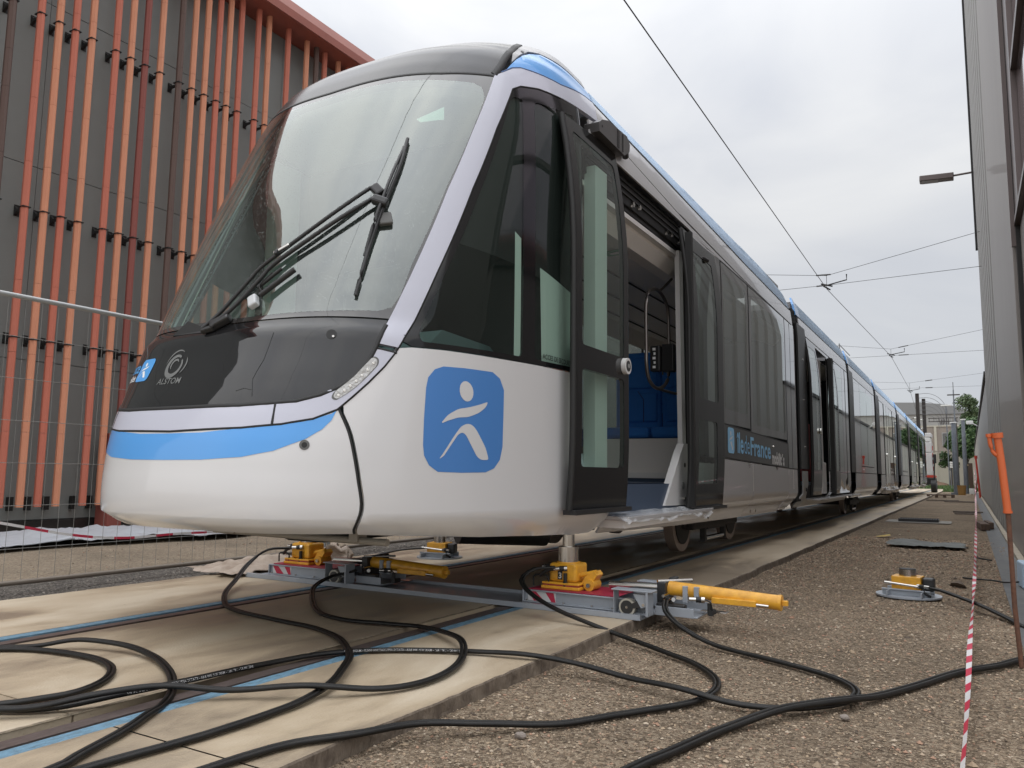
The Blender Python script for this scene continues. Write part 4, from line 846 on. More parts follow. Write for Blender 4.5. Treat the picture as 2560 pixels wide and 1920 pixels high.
# ---- following modules
BX = {}
def module(y0, y1, layout, first=False, last=False, zseam=3.44):
    """one articulated car section; layout: ('d', a, b) closed double door, ('w', a, b) window, ('b', a, b) blank dark panel"""
    g = MB().box(-1.0, 1.0, y0+.05, y1-.05, .46, .74).build('car_section', M_under, tram)
    MB().box(-1.06, 1.06, y0, y1, 3.56, 3.70).build('roof_deck', M_roofgrey, g); MB().box(-1.1, 1.1, y0, y1, 3.02, 3.05).build('ceiling', M_igrey, g); MB().box(-1.1, 1.1, y0, y1, .74, .78).build('floor', M_floorblue, g)
    for sg in (1, -1):
        sp = lambda n_, p, m_, **k: side_panel(n_, p, m_, g, sg, **k)
        sp('cantrail', [(y0, 3.2), (y1, 3.2), (y1, zseam), (y0, zseam)], M_silver, step=.06)
        n_ = max(1, round((y1-y0)/2.6))
        for k in range(n_):
            a = y0+.14+(y1-y0-.18)*k/n_; b = y0+.14+(y1-y0-.18)*(k+1)/n_-.012
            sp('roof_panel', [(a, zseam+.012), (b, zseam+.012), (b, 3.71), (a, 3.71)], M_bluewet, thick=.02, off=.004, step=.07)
        if not last: pass
        fin = sp('roof_fin', [(y0-.22, zseam+.0), (y0+.14, zseam+.0), (y0+.12, 3.60), (y0+.02, 3.72), (y0-.06, 3.755), (y0-.18, 3.62)], M_blue, thick=.03, off=.012, step=.06)
        if sg < 0:
            sp('window_band', rect(y0, y1, .98, 3.2), M_fritg); sp('lower_panel', rect(y0, y1, .42, .97), M_silver); continue
        for kind, a, b in layout:
            if kind == 'w':
                hole = rrect(a+.08, b-.08, 1.22, 3.06, .06)
                sp('window_border', rect(a, b, 1.0 if 1 else 1.2, 3.19), M_fritg, holes=[hole]); sp('window', hole, G_side, thick=0, off=.0005)
                line('window_joint', [((a+b)/2, 1.2), ((a+b)/2, 3.15)], .02, M_rubber, g); line('window_joint', [(a+.05, 1.16), (b-.05, 1.16)], .03, M_rubber, g)
                sp('lower_panel', rect(a, b, .42, .985), M_silver, step=.07, su=5)
                for yy in (a+.4, b-.4): MB().cyl((1.2, yy, 1.07), (1.206, yy, 1.07), .02, n=8).build('panel_latch', M_steel, g)
            elif kind == 'b':
                sp('body_panel', rect(a, b, 1.0, 3.19), M_fritg); sp('lower_panel', rect(a, b, .42, .985), M_silver, step=.07, su=5)
            elif kind == 'd':
                m_ = (a+b)/2
                for q, (c, d_) in enumerate(((a, m_-.01), (m_+.01, b))):
                    hole = rrect(c+.10, d_-.10, 1.02, 3.02, .05); dl = sp('door_leaf', rect(c, d_, .56, 3.19), M_fritg, off=.01, thick=.03, holes=[hole]); side_panel('door_window', hole, G_side, dl, sg, 0, .0085)
                line('door_joint', [(m_, .56), (m_, 3.19)], .035, M_rubber, g, .013)
                for yy in (a, b): line('door_joint', [(yy, .56), (yy, 3.19)], .03, M_rubber, g, .012)
                MB().cyl((1.21, m_-.22, 1.62), (1.235, m_-.22, 1.62), .05, n=14).build('door_button', M_steel, g)
                MB().bbox(1.10, 1.33, a-.05, b+.05, .50, .53, .005).build('door_step', M_silver, g); MB().box(1.05, 1.2, a, b, .40, .55).build('step_housing', M_beige, g)
        line('roof_joint', [(y0, zseam+.004), (y1, zseam+.004)], .012, M_rubber, g, .003); line('cantrail_crease', [(y0, 3.195), (y1, 3.195)], .02, M_rubber, g)
    return g
def gangway(y0, y1):
    b = MB()
    n = 7
    for k in range(n):
        a = y0+(y1-y0)*k/n; c = y0+(y1-y0)*(k+1)/n
        b.box(-1.12, 1.12, a, (a+c)/2, .5, 3.5).box(-1.16, 1.16, (a+c)/2, c, .5, 3.5)
    return b.build('gangway', M_rubber, tram)
def corner_bar(y0, y1, parent):
    cbp = side_panel('corner_bar', rect(y0, y1, 1.0, 3.30), M_plastic, parent, 1, .03, .012)
    for z in (1.35, 2.1, 2.75): MB().cyl((1.212, (y0+y1)/2, z), (1.222, (y0+y1)/2, z), .018, n=8).build('bar_bolt', M_steel, cbp)
    return cbp
gangway(12.5, 12.9)
m2 = module(13.0, 18.55, [('b', 15.62, 15.9), ('w', 17.1, 18.1)][:1])
corner_bar(12.72, 13.42, m2)
# section 2 with its open door
l3, _ = leaf(13.44, 14.36, .58, 3.20, 3.17, 1.27, [(13.55, 14.27, 1.0, 3.05)], -1, m2)
l4, _ = leaf(15.75, 16.55, .58, 3.14, 3.12, 1.27, [(15.95, 16.45, 1.0, 3.0)], -1, m2)
MB().box(1.22, 1.295, 15.64, 15.78, .58, 3.12).build('door_edge', M_rubber, l4)
MB().cyl((1.275, 14.2, 1.66), (1.30, 14.2, 1.66), .055, n=16).build('door_button', M_steel, l3)
MB().prism([(1.09, .8), (1.14, .8), (1.13, 3.03), (1.09, 3.03)], 'y', 15.1, 15.35).build('door_post_cover', M_doorwhite, m2)
MB().bbox(1.09, 1.16, 15.0, 15.5, .58, 1.15, .02).build('door_foot_cover', M_doorwhite, m2)
MB().box(-.2, .8, 15.9, 16.05, .8, 1.9).build('red_panel', mat('red_panel', (0.25, 0.02, 0.025), 0.5), m2)
side_panel('door_header', [(13.0, 3.16), (15.8, 3.13), (15.8, 3.2), (13.0, 3.2)], M_silver, m2)
side_panel('window_border', rect(16.6, 17.62, .98, 3.19), M_fritg, m2, holes=[rrect(16.68, 17.55, 1.1, 3.06, .06)]); side_panel('window', rrect(16.68, 17.55, 1.1, 3.06, .06), G_side, m2, 1, 0, .0005)
side_panel('window_border', rect(17.64, 18.05, .98, 3.19), M_fritg, m2)
side_panel('window_border', rect(18.15, 18.55, .98, 3.19), M_fritg, m2); side_panel('window_post', rect(18.05, 18.15, .55, 3.19), M_rubber, m2)
side_panel('lower_panel', rect(16.55, 18.6, .56, .97), M_fritg, m2)
MB().bbox(1.10, 1.34, 13.6, 16.6, .50, .53, .006).build('door_step', M_silver, m2); MB().bbox(1.10, 1.34, 17.5, 19.0, .50, .53, .006).build('door_step', M_silver, m2)
side_panel('sill', rect(13.1, 18.6, .40, .52), mat('sill_beige', (0.40, 0.37, 0.33), 0.4), m2)
ca = side_panel('bogie_cover', [(12.62, .42), (13.05, .40), (13.22, .55), (13.22, .97), (12.80, .97), (12.80, .62)], MATS['socket_grey'], m2, 1, .02, .02)
MB().cyl((1.22, 13.0, .68), (1.235, 13.0, .68), .03, n=12).build('tow_socket', M_rubber, ca)
gangway(18.62, 18.98)
m3 = module(19.05, 24.25, [('b', 19.55, 20.7), ('w', 20.72, 23.6), ('b', 23.62, 24.2)]); corner_bar(18.75, 19.5, m3)
gangway(24.3, 24.85)
m4 = module(24.95, 32.0, [('b', 25.55, 26.9), ('d', 26.95, 28.6), ('w', 28.75, 30.0), ('d', 30.1, 31.7)]); corner_bar(24.5, 25.5, m4)
gangway(32.1, 32.6)
m5 = module(32.7, 37.9, [('b', 33.3, 34.2), ('w', 34.22, 37.2), ('b', 37.22, 37.8)]); corner_bar(32.3, 33.3, m5)
gangway(38.0, 38.5)
m6 = module(38.6, 45.2, [('d', 39.5, 41.1), ('w', 41.3, 43.0), ('d', 43.2, 44.8)]); corner_bar(38.2, 39.3, m6)
gangway(45.3, 45.8)
m7 = module(45.9, 54.0, [('w', 46.8, 49.5), ('d', 49.6, 51.4), ('w', 51.5, 53.9)]); corner_bar(45.5, 46.7, m7)
MB().prism([(-1.19, 54.0), (1.19, 54.0), (1.15, 55.2), (.8, 56.2), (0, 56.5), (-.8, 56.2), (-1.15, 55.2)], 'z', .5, 3.2).build('rear_cab', M_fritg, tram)
MB().prism([(-1.12, 54.0), (1.12, 54.0), (1.08, 54.8), (-1.08, 54.8)], 'z', 3.2, 3.65).build('rear_roof', M_blue, tram)
# equipment frame on a roof
rf = MB()
for k in range(5): rf.cyl((-.2, 21.0, 3.75+k*.11), (.75, 21.0, 3.75+k*.11), .012, n=6)
for x in (-.2, .75): rf.cyl((x, 21.0, 3.7), (x, 21.0, 4.25), .014, n=6); rf.cyl((x, 21.0, 4.22), (x, 23.0, 4.22), .012, n=6)
rf.build('roof_rack', mat('galvanised', (0.42, 0.43, 0.43), 0.5, metal=0.5), m3)
for yc in (21.6, 35.3): bogie(yc, 0, tram)

# ================================================================== LEFT BUILDING WITH TERRACOTTA FINS
M_clad = mat('cladding_grey', (0.27, 0.285, 0.275), 0.42, metal=0.1, vary=0.5, vscale=0.5, vcol=(0.215, 0.225, 0.215), coat=0.1, rvary=0.08)
M_fin = {'red': mat('fin_red', (0.56, 0.17, 0.11), 0.6, vary=0.5, vscale=3, vcol=(0.50, 0.15, 0.10)), 'orange': mat('fin_orange', (0.68, 0.29, 0.17), 0.6, vary=0.5, vscale=3, vcol=(0.60, 0.25, 0.15)),
         'dark': mat('fin_dark_red', (0.26, 0.075, 0.06), 0.6), 'brown': mat('fin_brown', (0.12, 0.075, 0.062), 0.6)}
M_fascia = mat('fascia_red', (0.34, 0.10, 0.07), 0.5, vary=0.3, vscale=2)
hall = empty('depot_building', (-8.6, 5, 0), label='dark grey depot hall with vertical red and orange terracotta fins, left of the tram', cat='building')
H = Matrix.Translation(hall.location).inverted()
def hb(name, mb, m, parent=hall):
    mb.v = [tuple(Vector(v)-(hall.location if parent else Vector((0, 0, 0)))) for v in mb.v]; return mb.build(name, m, parent)
HY0, HY1 = -3.2, 40.0
hb('wall', MB().box(-26, -8.66, HY0, HY1, -.1, 9.9), M_clad)
rp = random.Random(3)
for row, (za, zb) in enumerate(((.10, 2.45), (2.46, 5.40), (5.41, 8.05), (8.06, 9.9))):
    y = HY0+.01
    while y < HY1-.5:
        wd = 2.35
        dx = rp.uniform(0, .006); hb('cladding_panel', MB().box(-8.66, -8.60-dx, y, min(y+wd, HY1)-.008, za, zb), M_clad); y += wd
hb('base_rail', MB().box(-8.66, -8.55, HY0, HY1, -.1, .09), MATS['board_grey'])
hb('fascia', MB().prism([(-8.9, 9.93), (-7.9, 9.93), (-7.9, 10.10), (-8.0, 10.35), (-8.9, 10.35)], 'y', HY0-.3, HY1), M_fascia)
hb('soffit', MB().box(-8.7, -7.92, HY0, HY1, 9.915, 9.928), M_fascia)
fins = [(5.50, 'brown'), (5.90, 'red'), (6.175, 'orange'), (6.425, 'red'), (6.69, 'orange'), (7.095, 'red'), (7.355, 'orange'), (7.615, 'dark'), (7.895, 'orange'), (8.27, 'brown'), (8.535, 'orange'), (8.795, 'orange'), (9.055, 'red'), (9.285, 'orange'), (9.54, 'red'), (9.95, 'red'), (10.21, 'orange'), (10.72, 'red'), (11.24, 'orange'), (11.52, 'brown'), (11.77, 'red'), (12.19, 'orange')]
y = 12.5; kinds = ['red', 'orange', 'brown', 'red', 'orange', 'dark', 'orange', 'red']; k = 0
while y < 24: fins.append((y, kinds[k % 8])); y += (.26, .26, .41, .26, .52)[k % 5]; k += 1
y = 5.1
while y > 2.6: fins.append((y, kinds[k % 8])); y -= (.26, .4, .26, .26, .52)[k % 5]; k += 1
fin_me = {}; brk_me = None
def fin_mesh(kind):
    """hollow terracotta baguette made of stacked lengths with fine joints, pointed towards the yard"""
    mb = MB(); prof = [(-.045, -.05), (.045, -.05), (.05, 0), (.018, .045), (-.018, .045), (-.05, 0)]
    zs = [.30, 1.37, 2.50, 3.55, 4.62, 5.32, 6.30, 6.87, 7.9, 8.9, 9.92]
    for a, b in zip(zs[:-1], zs[1:]):
        vs = [(p[1], p[0], z) for z in (a+.002, b-.002) for p in prof]; n = 6
        mb.add(vs, [(i, (i+1) % n, n+(i+1) % n, n+i) for i in range(n)]+[tuple(range(n)), tuple(range(n, 2*n))])
    return mb
def bracket_mesh():
    mb = MB()
    mb.add([(-.35, .02, -.05), (-.35, .10, -.05), (-.35, .10, .12), (-.35, .02, .12), (-.345, .02, -.05), (-.345, .10, -.05), (-.345, .10, .12), (-.345, .02, .12)], [(0, 1, 2, 3), (4, 5, 6, 7), (0, 4, 7, 3), (1, 5, 6, 2)])
    mb.prism([(-.345, -.04), (-.27, -.0), (-.08, .012), (-.08, .028), (-.27, .04), (-.345, .10)], 'y', .02, .06)
    mb.box(-.10, .052, -.056, .056, .008, .022)
    return mb
proto_f = {}; proto_b = None
for y, kd in fins:
    if kd not in proto_f:
        o = fin_mesh(kd).build('fin', M_fin[kd], hall); proto_f[kd] = o.data
    else: o = link('fin', proto_f[kd], hall)
    o.location = Vector((-8.25, y, 0))-hall.location
    for zb in (2.70, 4.62, 7.61):
        if proto_b is None: b = bracket_mesh().build('bracket', M_rubber, hall); proto_b = b.data
        else: b = link('bracket', proto_b, hall)
        b.location = Vector((-8.25, y, zb))-hall.location
    if y < 14:
        if 'sock' not in BX: b = MB().box(-.34, -.27, -.02, .05, 0, .20).build('fin_foot', M_rubber, hall); BX['sock'] = b.data
        else: b = link('fin_foot', BX['sock'], hall)
        b.location = Vector((-8.25, y, .24))-hall.location
hb('corner_post', MB().bbox(-8.45, -8.12, 7.42, 7.66, -.08, 1.42, .008), M_fin['dark'])
hb('post_plate', MB().box(-8.11, -8.07, 7.44, 7.56, 1.22, 1.32), mat('pale_wood', (0.5, 0.40, 0.24), 0.7))

# ================================================================== RIGHT BUILDING
M_wall = mat('wall_render', (0.27, 0.247, 0.23), 0.55, vary=0.5, vscale=0.6, vcol=(0.21, 0.19, 0.175), coat=0.1, stretch=(1, 1, .3), bump=0.05, bscale=20)
M_wall2 = mat('wall_ribbed', (0.28, 0.275, 0.265), 0.5, vary=0.5, vscale=0.5, vcol=(0.27, 0.265, 0.25), stretch=(1, 1, .2))
M_alu = mat('window_metal', (0.14, 0.115, 0.11), 0.35, metal=0.5)
M_sky_pane = mat('pane_mirror', (0.62, 0.55, 0.60), 0.04, metal=0.9)
wh = empty('workshop_building', (4.2, 14, 0), label='tall grey workshop wall with ribbed cladding and a high window, right edge', cat='building')
def wb(name, mb, m, parent=wh):
    o = mb.build(name, m, parent); o.data.transform(Matrix.Translation(-wh.location)); return o
for (a, b) in ((5.81, 9.1),): wb('wall_panel', MB().box(4.0, 4.3, a, b-.01, -.1, 3.40), M_wall)
wb('wall_core', MB().box(4.3, 14, 5.8, 26, -.1, 10.4), M_wall)
wb('window_sill', MB().box(3.95, 4.3, 5.8, 9.1, 3.41, 3.46), M_alu)
for za, zb in ((3.5, 4.78), (4.92, 6.42), (6.55, 8.2), (8.3, 10.2)):
    for a in (5.8,): wb('window_pane', MB().box(4.015, 4.03, a+.04, a+2.75, za, zb), M_sky_pane)
for z in (4.85, 6.49, 8.25, 10.3): wb('mullion', MB().box(3.97, 4.04, 5.8, 8.6, z-.04, z+.04), M_alu)
wb('mullion', MB().box(3.97, 4.04, 5.76, 5.84, 3.5, 10.3), M_alu)
wb('window_jamb', MB().box(3.965, 4.3, 8.58, 9.08, 3.48, 10.4), M_alu)
wb('pilaster', MB().bbox(3.93, 4.3, 9.2, 15.0, -.1, 15, .01), M_wall)
wb('pilaster_joint', MB().box(3.96, 4.3, 9.09, 9.19, -.1, 15), M_rubber)
wb('joint_flashing', MB().box(3.92, 3.97, 9.1, 9.14, 3.2, 9), M_alu)
for k in range(9):
    y = 15.05+k*1.21; wb('cladding_rib', MB().prism([(4.02, y), (3.95, y+.07), (3.95, y+.72), (4.02, y+.80)], 'z', -.1, 17), M_wall2); wb('cladding_web', MB().box(4.02, 4.3, y, y+1.21, -.1, 17), M_wall2)
wb('corner_trim', MB().box(3.90, 4.0, 25.6, 25.9, 7.5, 17), M_rubber)
wb('far_wing', MB().box(3.99, 14, 26.1, 98, -.1, 3.85), M_wall2); wb('wing_coping', MB().box(3.93, 14.1, 26.1, 98, 3.86, 3.98), M_rubber)
wb('plinth_line', MB().box(3.86, 3.925, 5.8, 98, -.06, .02), mat('pale_mortar', (0.42, 0.37, 0.29), 0.8, vary=.6, vscale=5))
kb = sheet('kerb_strip', 3.66, 3.87, 2, 90, 3, 60, mat('bitumen_strip', (0.075, 0.08, 0.085), 0.6, vary=.7, vscale=7, vcol=(0.13, 0.125, 0.115), bump=.3), f=lambda x, y: -.045+.012*noise.noise(Vector((x*4, y, 1)))+(.03 if x > 3.85 else 0))
lampw = empty('wall_lamp', (3.95, 25.8, 9.8), label='flat grey floodlight on a short arm high on the right wall', cat='lamp')
for nm, q, mm_ in (('lamp_head', MB().bbox(-1.40, -.50, -.16, .16, -.11, .06, .02), M_alu), ('lamp_glass', MB().box(-1.35, -.9, -.13, .13, -.122, -.112), mat('lamp_lens', (.28, .26, .24), .3)), ('lamp_arm', MB().cyl((-.52, 0, 0), (0.0, 0, .04), .03, n=10), M_alu), ('lamp_plate', MB().box(-.02, .04, -.1, .1, -.2, .15), M_alu)):
    o = q.build(nm, mm_, lampw); o.data.transform(Matrix.Rotation(R(3), 4, 'Y'))
cam2 = empty('security_camera', (3.95, 50, 3.6), label='small white camera on the right wall beside the tree', cat='camera')
M_whitep = mat('white_plastic', (0.7, 0.7, 0.68), 0.4); MB().bbox(-.55, -.2, -.12, .12, .3, .5, .03).build('camera_body', M_whitep, cam2); MB().cyl((-.25, 0, .36), (0, 0, .2), .03, n=8).build('camera_arm', M_whitep, cam2)

# ================================================================== MESH FENCE PANELS, LEFT
M_galv = MATS['galvanised']; M_wire = mat('fence_wire', (0.30, 0.30, 0.29), 0.45, metal=0.6)
vw = MB().cyl((0, 0, .05), (0, 0, 2.12), .0016, n=5, cap=False); hw = None
def fence(y0, label):
    f = empty('fence_panel', (-2.58, y0, 0), label=label, cat='fence', group='mesh site fence panels beside the track')
    MB().cyl((0, 0, 2.13), (0, 3.5, 2.13), .019, n=12).build('top_rail', M_galv, f); MB().cyl((0, 0, .035), (0, 3.5, .035), .019, n=12).build('bottom_rail', mat('dusty_rail', (0.20, 0.17, 0.14), 0.5, metal=.3), f)
    for y in (0, 3.5): MB().cyl((0, y, -.02), (0, y, 2.15), .019, n=12).build('post', M_galv, f)
    k = 0
    for i in range(1, 28):
        y = .002+i*.1222
        if 'vw' not in BX: o = vw.build('wire', M_wire, f); BX['vw'] = o.data
        else: o = link('wire', BX['vw'], f)
        o.location = (0, y, 0)
    for z in (.28, .59, .90, 1.21, 1.52, 1.83):
        if 'hw' not in BX: o = MB().cyl((.004, 0, 0), (.004, 3.5, 0), .0022, n=5, cap=False).build('wire', M_wire, f); BX['hw'] = o.data
        else: o = link('wire', BX['hw'], f)
        o.location = (0, 0, z)
    return f
fence(2.86, 'galvanised mesh fence panel nearest the camera, in front of the orange fins'); fence(6.42, 'second mesh fence panel, mostly hidden behind the tram nose')
fence(-.48, 'mesh fence panel at the left edge of the photo, nearest the viewer') if 0 else None

# barrier tapes
def tape(name, pts, wd, label, m1, m2, seg=.10, flat=False, group=None):
    P = catmull(pts, .025); root = empty(name, P[0], label=label, cat='tape', group=group); acc = 0; cur = [P[0]]; tgl = 0
    lens = 0; V = {0: MB(), 1: MB()}
    cur = None; w0 = None; mb = None
    for i in range(1, len(P)):
        a, b = P[i-1], P[i]; lens += (b-a).length; w = int(lens/seg)
        tw = .9*math.sin(lens*.55)+.5*math.sin(lens*1.7)
        n0 = (Vector((0, 0, 1)) if not flat else Vector((math.cos(tw), 0, math.sin(tw))))*wd/2
        if w != w0:
            if mb: mb.build('stripe', (m1, m2)[w0 % 2], root, fix=False)
            mb = MB(); w0 = w
        if cur is None: cur = n0
        mb.add([a-cur-root.location, b-n0-root.location, b+n0-root.location, a+cur-root.location], [(0, 1, 2, 3)]); cur = n0
    mb.build('stripe', (m1, m2)[w0 % 2], root, fix=False); return root
M_tw = mat('tape_white', (0.72, 0.70, 0.70), 0.45); M_tr = mat('tape_red', (0.55, 0.035, 0.075), 0.45)
tape('barrier_tape', [(-3.2, 2.6, .60), (-3.2, 3.37, .43), (-3.2, 3.96, .30), (-3.2, 4.45, .245), (-3.2, 5.0, .25), (-3.25, 5.7, .235), (-3.3, 6.6, .24), (-3.35, 9, .25), (-3.4, 12, .3)], .022, 'red and white barrier tape sagging behind the mesh fence', M_tw, M_tr, .20)
tape('barrier_tape', [(3.37, 1.9, .02), (3.385, 2.6, .0), (3.40, 3.6, .0), (3.41, 5.0, .01), (3.43, 6.5, .03), (3.46, 9, .12), (3.50, 13, .38), (3.54, 20, .70), (3.6, 32, .95), (3.66, 48, 1.5)], .027, 'red and white barrier tape stretched along the gravel on the right', M_tw, M_tr, .15, flat=True)

# sheets of fabric on the ground
def cloth(name, x0, x1, y0, y1, nx, ny, hf, m, label, cat, edge=.15, seed=1, zf=lambda x, y: -.03):
    vs = []; fs = []
    for j in range(ny+1):
        for i in range(nx+1):
            s, t = i/nx, j/ny
            x = x0+(x1-x0)*s+edge*noise.noise(Vector((t*6, seed, 0)))*(1 if s in (0, 1) else .5); y = y0+(y1-y0)*t+edge*noise.noise(Vector((s*6, seed, 9)))
            vs.append((x, y, zf(x, y)+hf(s, t, x, y)))
    for j in range(ny):
        for i in range(nx): a = j*(nx+1)+i; fs.append((a, a+1, a+nx+2, a+nx+1))
    return tag(MB().add(vs, fs, True).build(name, m), label, cat)
def wr(s, t, x, y, a=.03, f=7, sd=0): return a*abs(noise.noise(Vector((x*f, y*f*.7, sd))))+a*.6*abs(noise.noise(Vector((x*f*2.7, y*f*2.1, sd+3))))
M_tarp = mat('tarp_white', (0.42, 0.44, 0.47), 0.5, vary=.3, vscale=9, vcol=(0.36, 0.38, 0.41)); M_cloth = mat('canvas_beige', (0.48, 0.40, 0.33), 0.8, vary=.7, vscale=8, vcol=(0.26, 0.19, 0.14))
cloth('plastic_tarp', -7.6, -5.6, 2.5, 14, 34, 120, lambda s, t, x, y: .01+wr(s, t, x, y, .10, 2.2)+.16*math.sin(math.pi*s)*(.25+max(0, noise.noise(Vector((y*.5, 2, 2))))), M_tarp, 'white geotextile sheet lying along the foot of the depot building', 'tarp', .5)
cloth('canvas_sheet', -2.35, -1.72, 4.45, 5.5, 40, 60, lambda s, t, x, y: .012+wr(s, t, x, y, .06, 3.4)+.08*max(0, math.sin(math.pi*t)*math.sin(math.pi*s)), M_cloth, 'crumpled beige canvas sheet on the slab beside the left jack', 'cloth', .14, 4, lambda x, y: .0)
cloth('canvas_sheet', -1.95, -1.45, 5.25, 5.75, 26, 26, lambda s, t, x, y: .01+.16*math.sin(math.pi*t)*math.sin(math.pi*s)*(1+noise.noise(Vector((x*9, y*9, 1)))), M_cloth, 'small rumpled beige cloth bundle behind the left jack', 'cloth', .2, 6, lambda x, y: .0)
tag(MB().bbox(-3.75, -3.45, 5.35, 5.75, .0, .12, .04).build('stone', M_edge), 'flat brown stone holding down the white sheet', 'stone') if 0 else None

# ================================================================== JACKS AND LIFTING BEAM
M_yel = mat('jack_yellow', (0.82, 0.42, 0.03), 0.42, coat=.2, vary=.75, vscale=16, vcol=(0.58, 0.27, 0.03), rvary=.15, bump=.08, bscale=60); M_bg = mat('beam_grey', (0.33, 0.36, 0.40), 0.38, vary=.4, vscale=9, vcol=(0.25, 0.27, 0.30), coat=.2)
M_redp = mat('beam_red', (0.33, 0.02, 0.05), 0.4); M_labw = mat('label_white', (0.62, 0.62, 0.62), 0.4); M_labr = mat('label_red', (0.50, 0.02, 0.06), 0.4)
rail = empty('sliding_rail', (0, 4.8, 0), label='long grey steel base rail laid across the track slab under the nose', cat='rail')
for y0, y1, z0, z1 in ((-.25, .25, 0.002, .012), (-.25, -.22, .012, .034), (.22, .25, .012, .034)): MB().box(-1.72, 1.70, y0, y1, z0, z1).build('rail_plate', M_bg, rail)
def coupling(p, dirn, parent, ln=.06):
    p = Vector(p); d_ = Vector(dirn).normalized(); MB().cyl(p, p+d_*ln*.45, .017, n=12).build('coupling_ring', M_rubber, parent); MB().cyl(p+d_*ln*.4, p+d_*ln, .013, n=12).build('coupling', M_steel, parent); MB().cyl(p-d_*.02, p, .019, n=6).build('coupling_nut', M_steel, parent)
def carriage(x, sg, label, num, dark=False):
    """sliding carriage with red-white label, castor and push cylinder; sg +1 points right"""
    c = empty('jack_carriage', (x, 4.8, 0), label=label, cat='carriage')
    def B(nm, x0, x1, y0, y1, z0, z1, m, b=.003, par=None):
        return MB().bbox(min(x0, x1), max(x0, x1), y0, y1, z0, z1, b).build(nm, m, par or c)
    B('beam_web', -.24, .64, -.165, -.155, .03, .112, M_bg); B('beam_web', -.24, .64, .155, .165, .03, .112, M_bg)
    B('beam_flange', -.245, .64, -.185, -.13, .030, .040, M_bg); B('beam_flange', -.245, .64, -.185, -.15, .104, .112, M_bg)
    B('red_plate', -.21, .42, -.17, .17, .112, .120, M_redp); B('beam_end', -.25, -.24, -.185, .185, .03, .112, M_bg)
    lb = MB().box(-.215, -.01, -.1675, -.1655, .042, .100).build('warning_label', M_labw, c)
    for a in (-.215, -.085): MB().add([(a, -.1685, .100), (a+.06, -.1685, .100), (min(a+.125, -.01), -.1685, .042), (a+.045, -.1685, .042)], [(0, 1, 2, 3)]).build('label_stripe', M_labr, lb)
    MB().tube(catmull([(-.20, -.12, .13), (-.20, -.12, .19), (-.17, -.12, .205), (-.12, -.12, .205), (-.09, -.12, .19), (-.09, -.12, .13)], .02), .006, 8).build('carry_handle', M_rubber, c)
    for yy in (-.215, .215):
        cz = B('castor_frame', .42, .68, yy-.05, yy+.05, .172, .18, M_bg); B('frame_leg', .425, .43, yy-.03, yy+.05, .03, .172, M_bg, par=cz); B('frame_leg', .64, .655, yy-.05, yy+.05, .03, .172, M_bg, par=cz)
        w_ = MB().cyl((.51, yy-.02, .072), (.51, yy+.02, .072), .052, n=28).build('castor_wheel', mat('castor_tyre', (0.42, 0.40, 0.34), 0.6), cz); MB().cyl((.51, yy-.023, .072), (.51, yy+.023, .072), .040, n=24).build('castor_hub', M_plastic, w_); MB().cyl((.51, yy-.028, .072), (.51, yy+.028, .072), .008, n=10).build('castor_axle', M_steel, w_)
        MB().prism([(.505, .062), (.515, .082), (.60, .125), (.63, .085), (.60, .075)], 'y', yy-.026, yy+.026).build('castor_fork', M_plastic, cz); MB().prism([(.555, .155), (.64, .155), (.64, .085), (.605, .075)], 'y', yy-.032, yy+.032).build('fork_plate', M_bg, cz)
        MB().cyl((.62, yy-.036, .095), (.62, yy+.036, .095), .009, n=10).build('fork_bolt', M_steel, cz)
    for bx_ in (-.22, .05, .25, .39): MB().cyl((bx_, -.176, .040), (bx_, -.176, .050), .008, n=6).build('bolt', M_steel, c)
    B('tail_plate', .62, .92, -.15, .15, .03, .040, M_bg); B('tail_side', .66, .90, -.155, -.148, .03, .085, M_bg); B('tail_side', .66, .90, .148, .155, .03, .085, M_bg)
    cy = MB().cyl((.70, 0, .175), (1.36, 0, .145), .043, n=24).build('push_cylinder', M_yel, c)
    cy.data.transform(Matrix.Identity(4))
    MB().cyl((1.355, 0, .1455), (1.375, 0, .1445), .046, n=24).build('cylinder_cap', M_yel, cy); MB().bbox(1.375, 1.41, -.015, .015, .13, .16, .004).build('cylinder_eye', M_yel, cy)
    MB().bbox(.98, 1.24, -.065, -.03, .115, .15, .004, Matrix.Rotation(0, 4, 'Y')).build('valve_bar', M_yel, cy); MB().cyl((1.23, -.05, .128), (1.31, -.05, .125), .009, n=10).build('valve_rod', M_steel, cy)
    MB().cyl((.30, 0, .165), (.70, 0, .175), .024, n=20).build('piston_rod', M_steel, cy)
    for xx in (.80, .87): MB().bbox(xx, xx+.03, -.055, -.03, .10, .20, .003).build('clamp_strap', M_bg, cy)
    MB().bbox(.645, .70, -.08, .08, .07, .215, .006).build('cylinder_head', M_plastic, cy); MB().bbox(.66, .70, .10, .19, .12, .225, .006).build('head_block', M_plastic, cy)
    MB().cyl((.64, -.05, .215), (.80, .14, .215), .010, n=10).build('pin', M_steel, c); MB().cyl((.70, -.12, .14), (.70, .02, .14), .010, n=8).build('pin', M_steel, c)
    coupling((.72, -.10, .115), (.6, -.5, .15), c, .07); coupling((.93, -.10, .135), (-.9, -.3, 0), c, .07)
    MB().bbox(.66, .84, -.14, -.09, .05, .10, .008).build('valve_block', M_plastic, c); MB().cyl((.98, -.10, .05), (.98, -.10, .12), .014, n=10).build('dust_cap', M_rubber, c); MB().cyl((.99, -.12, .065), (.99, -.05, .065), .018, n=10).build('dust_cap', M_rubber, c)
    MB().tube(catmull([(.955, -.11, .14), (.99, -.12, .13), (1.0, -.11, .08)], .02), .004, 6).build('cap_strap', M_rubber, c)
    B('tail_tongue', .90, 1.06, -.03, .03, .055, .062, M_steel)
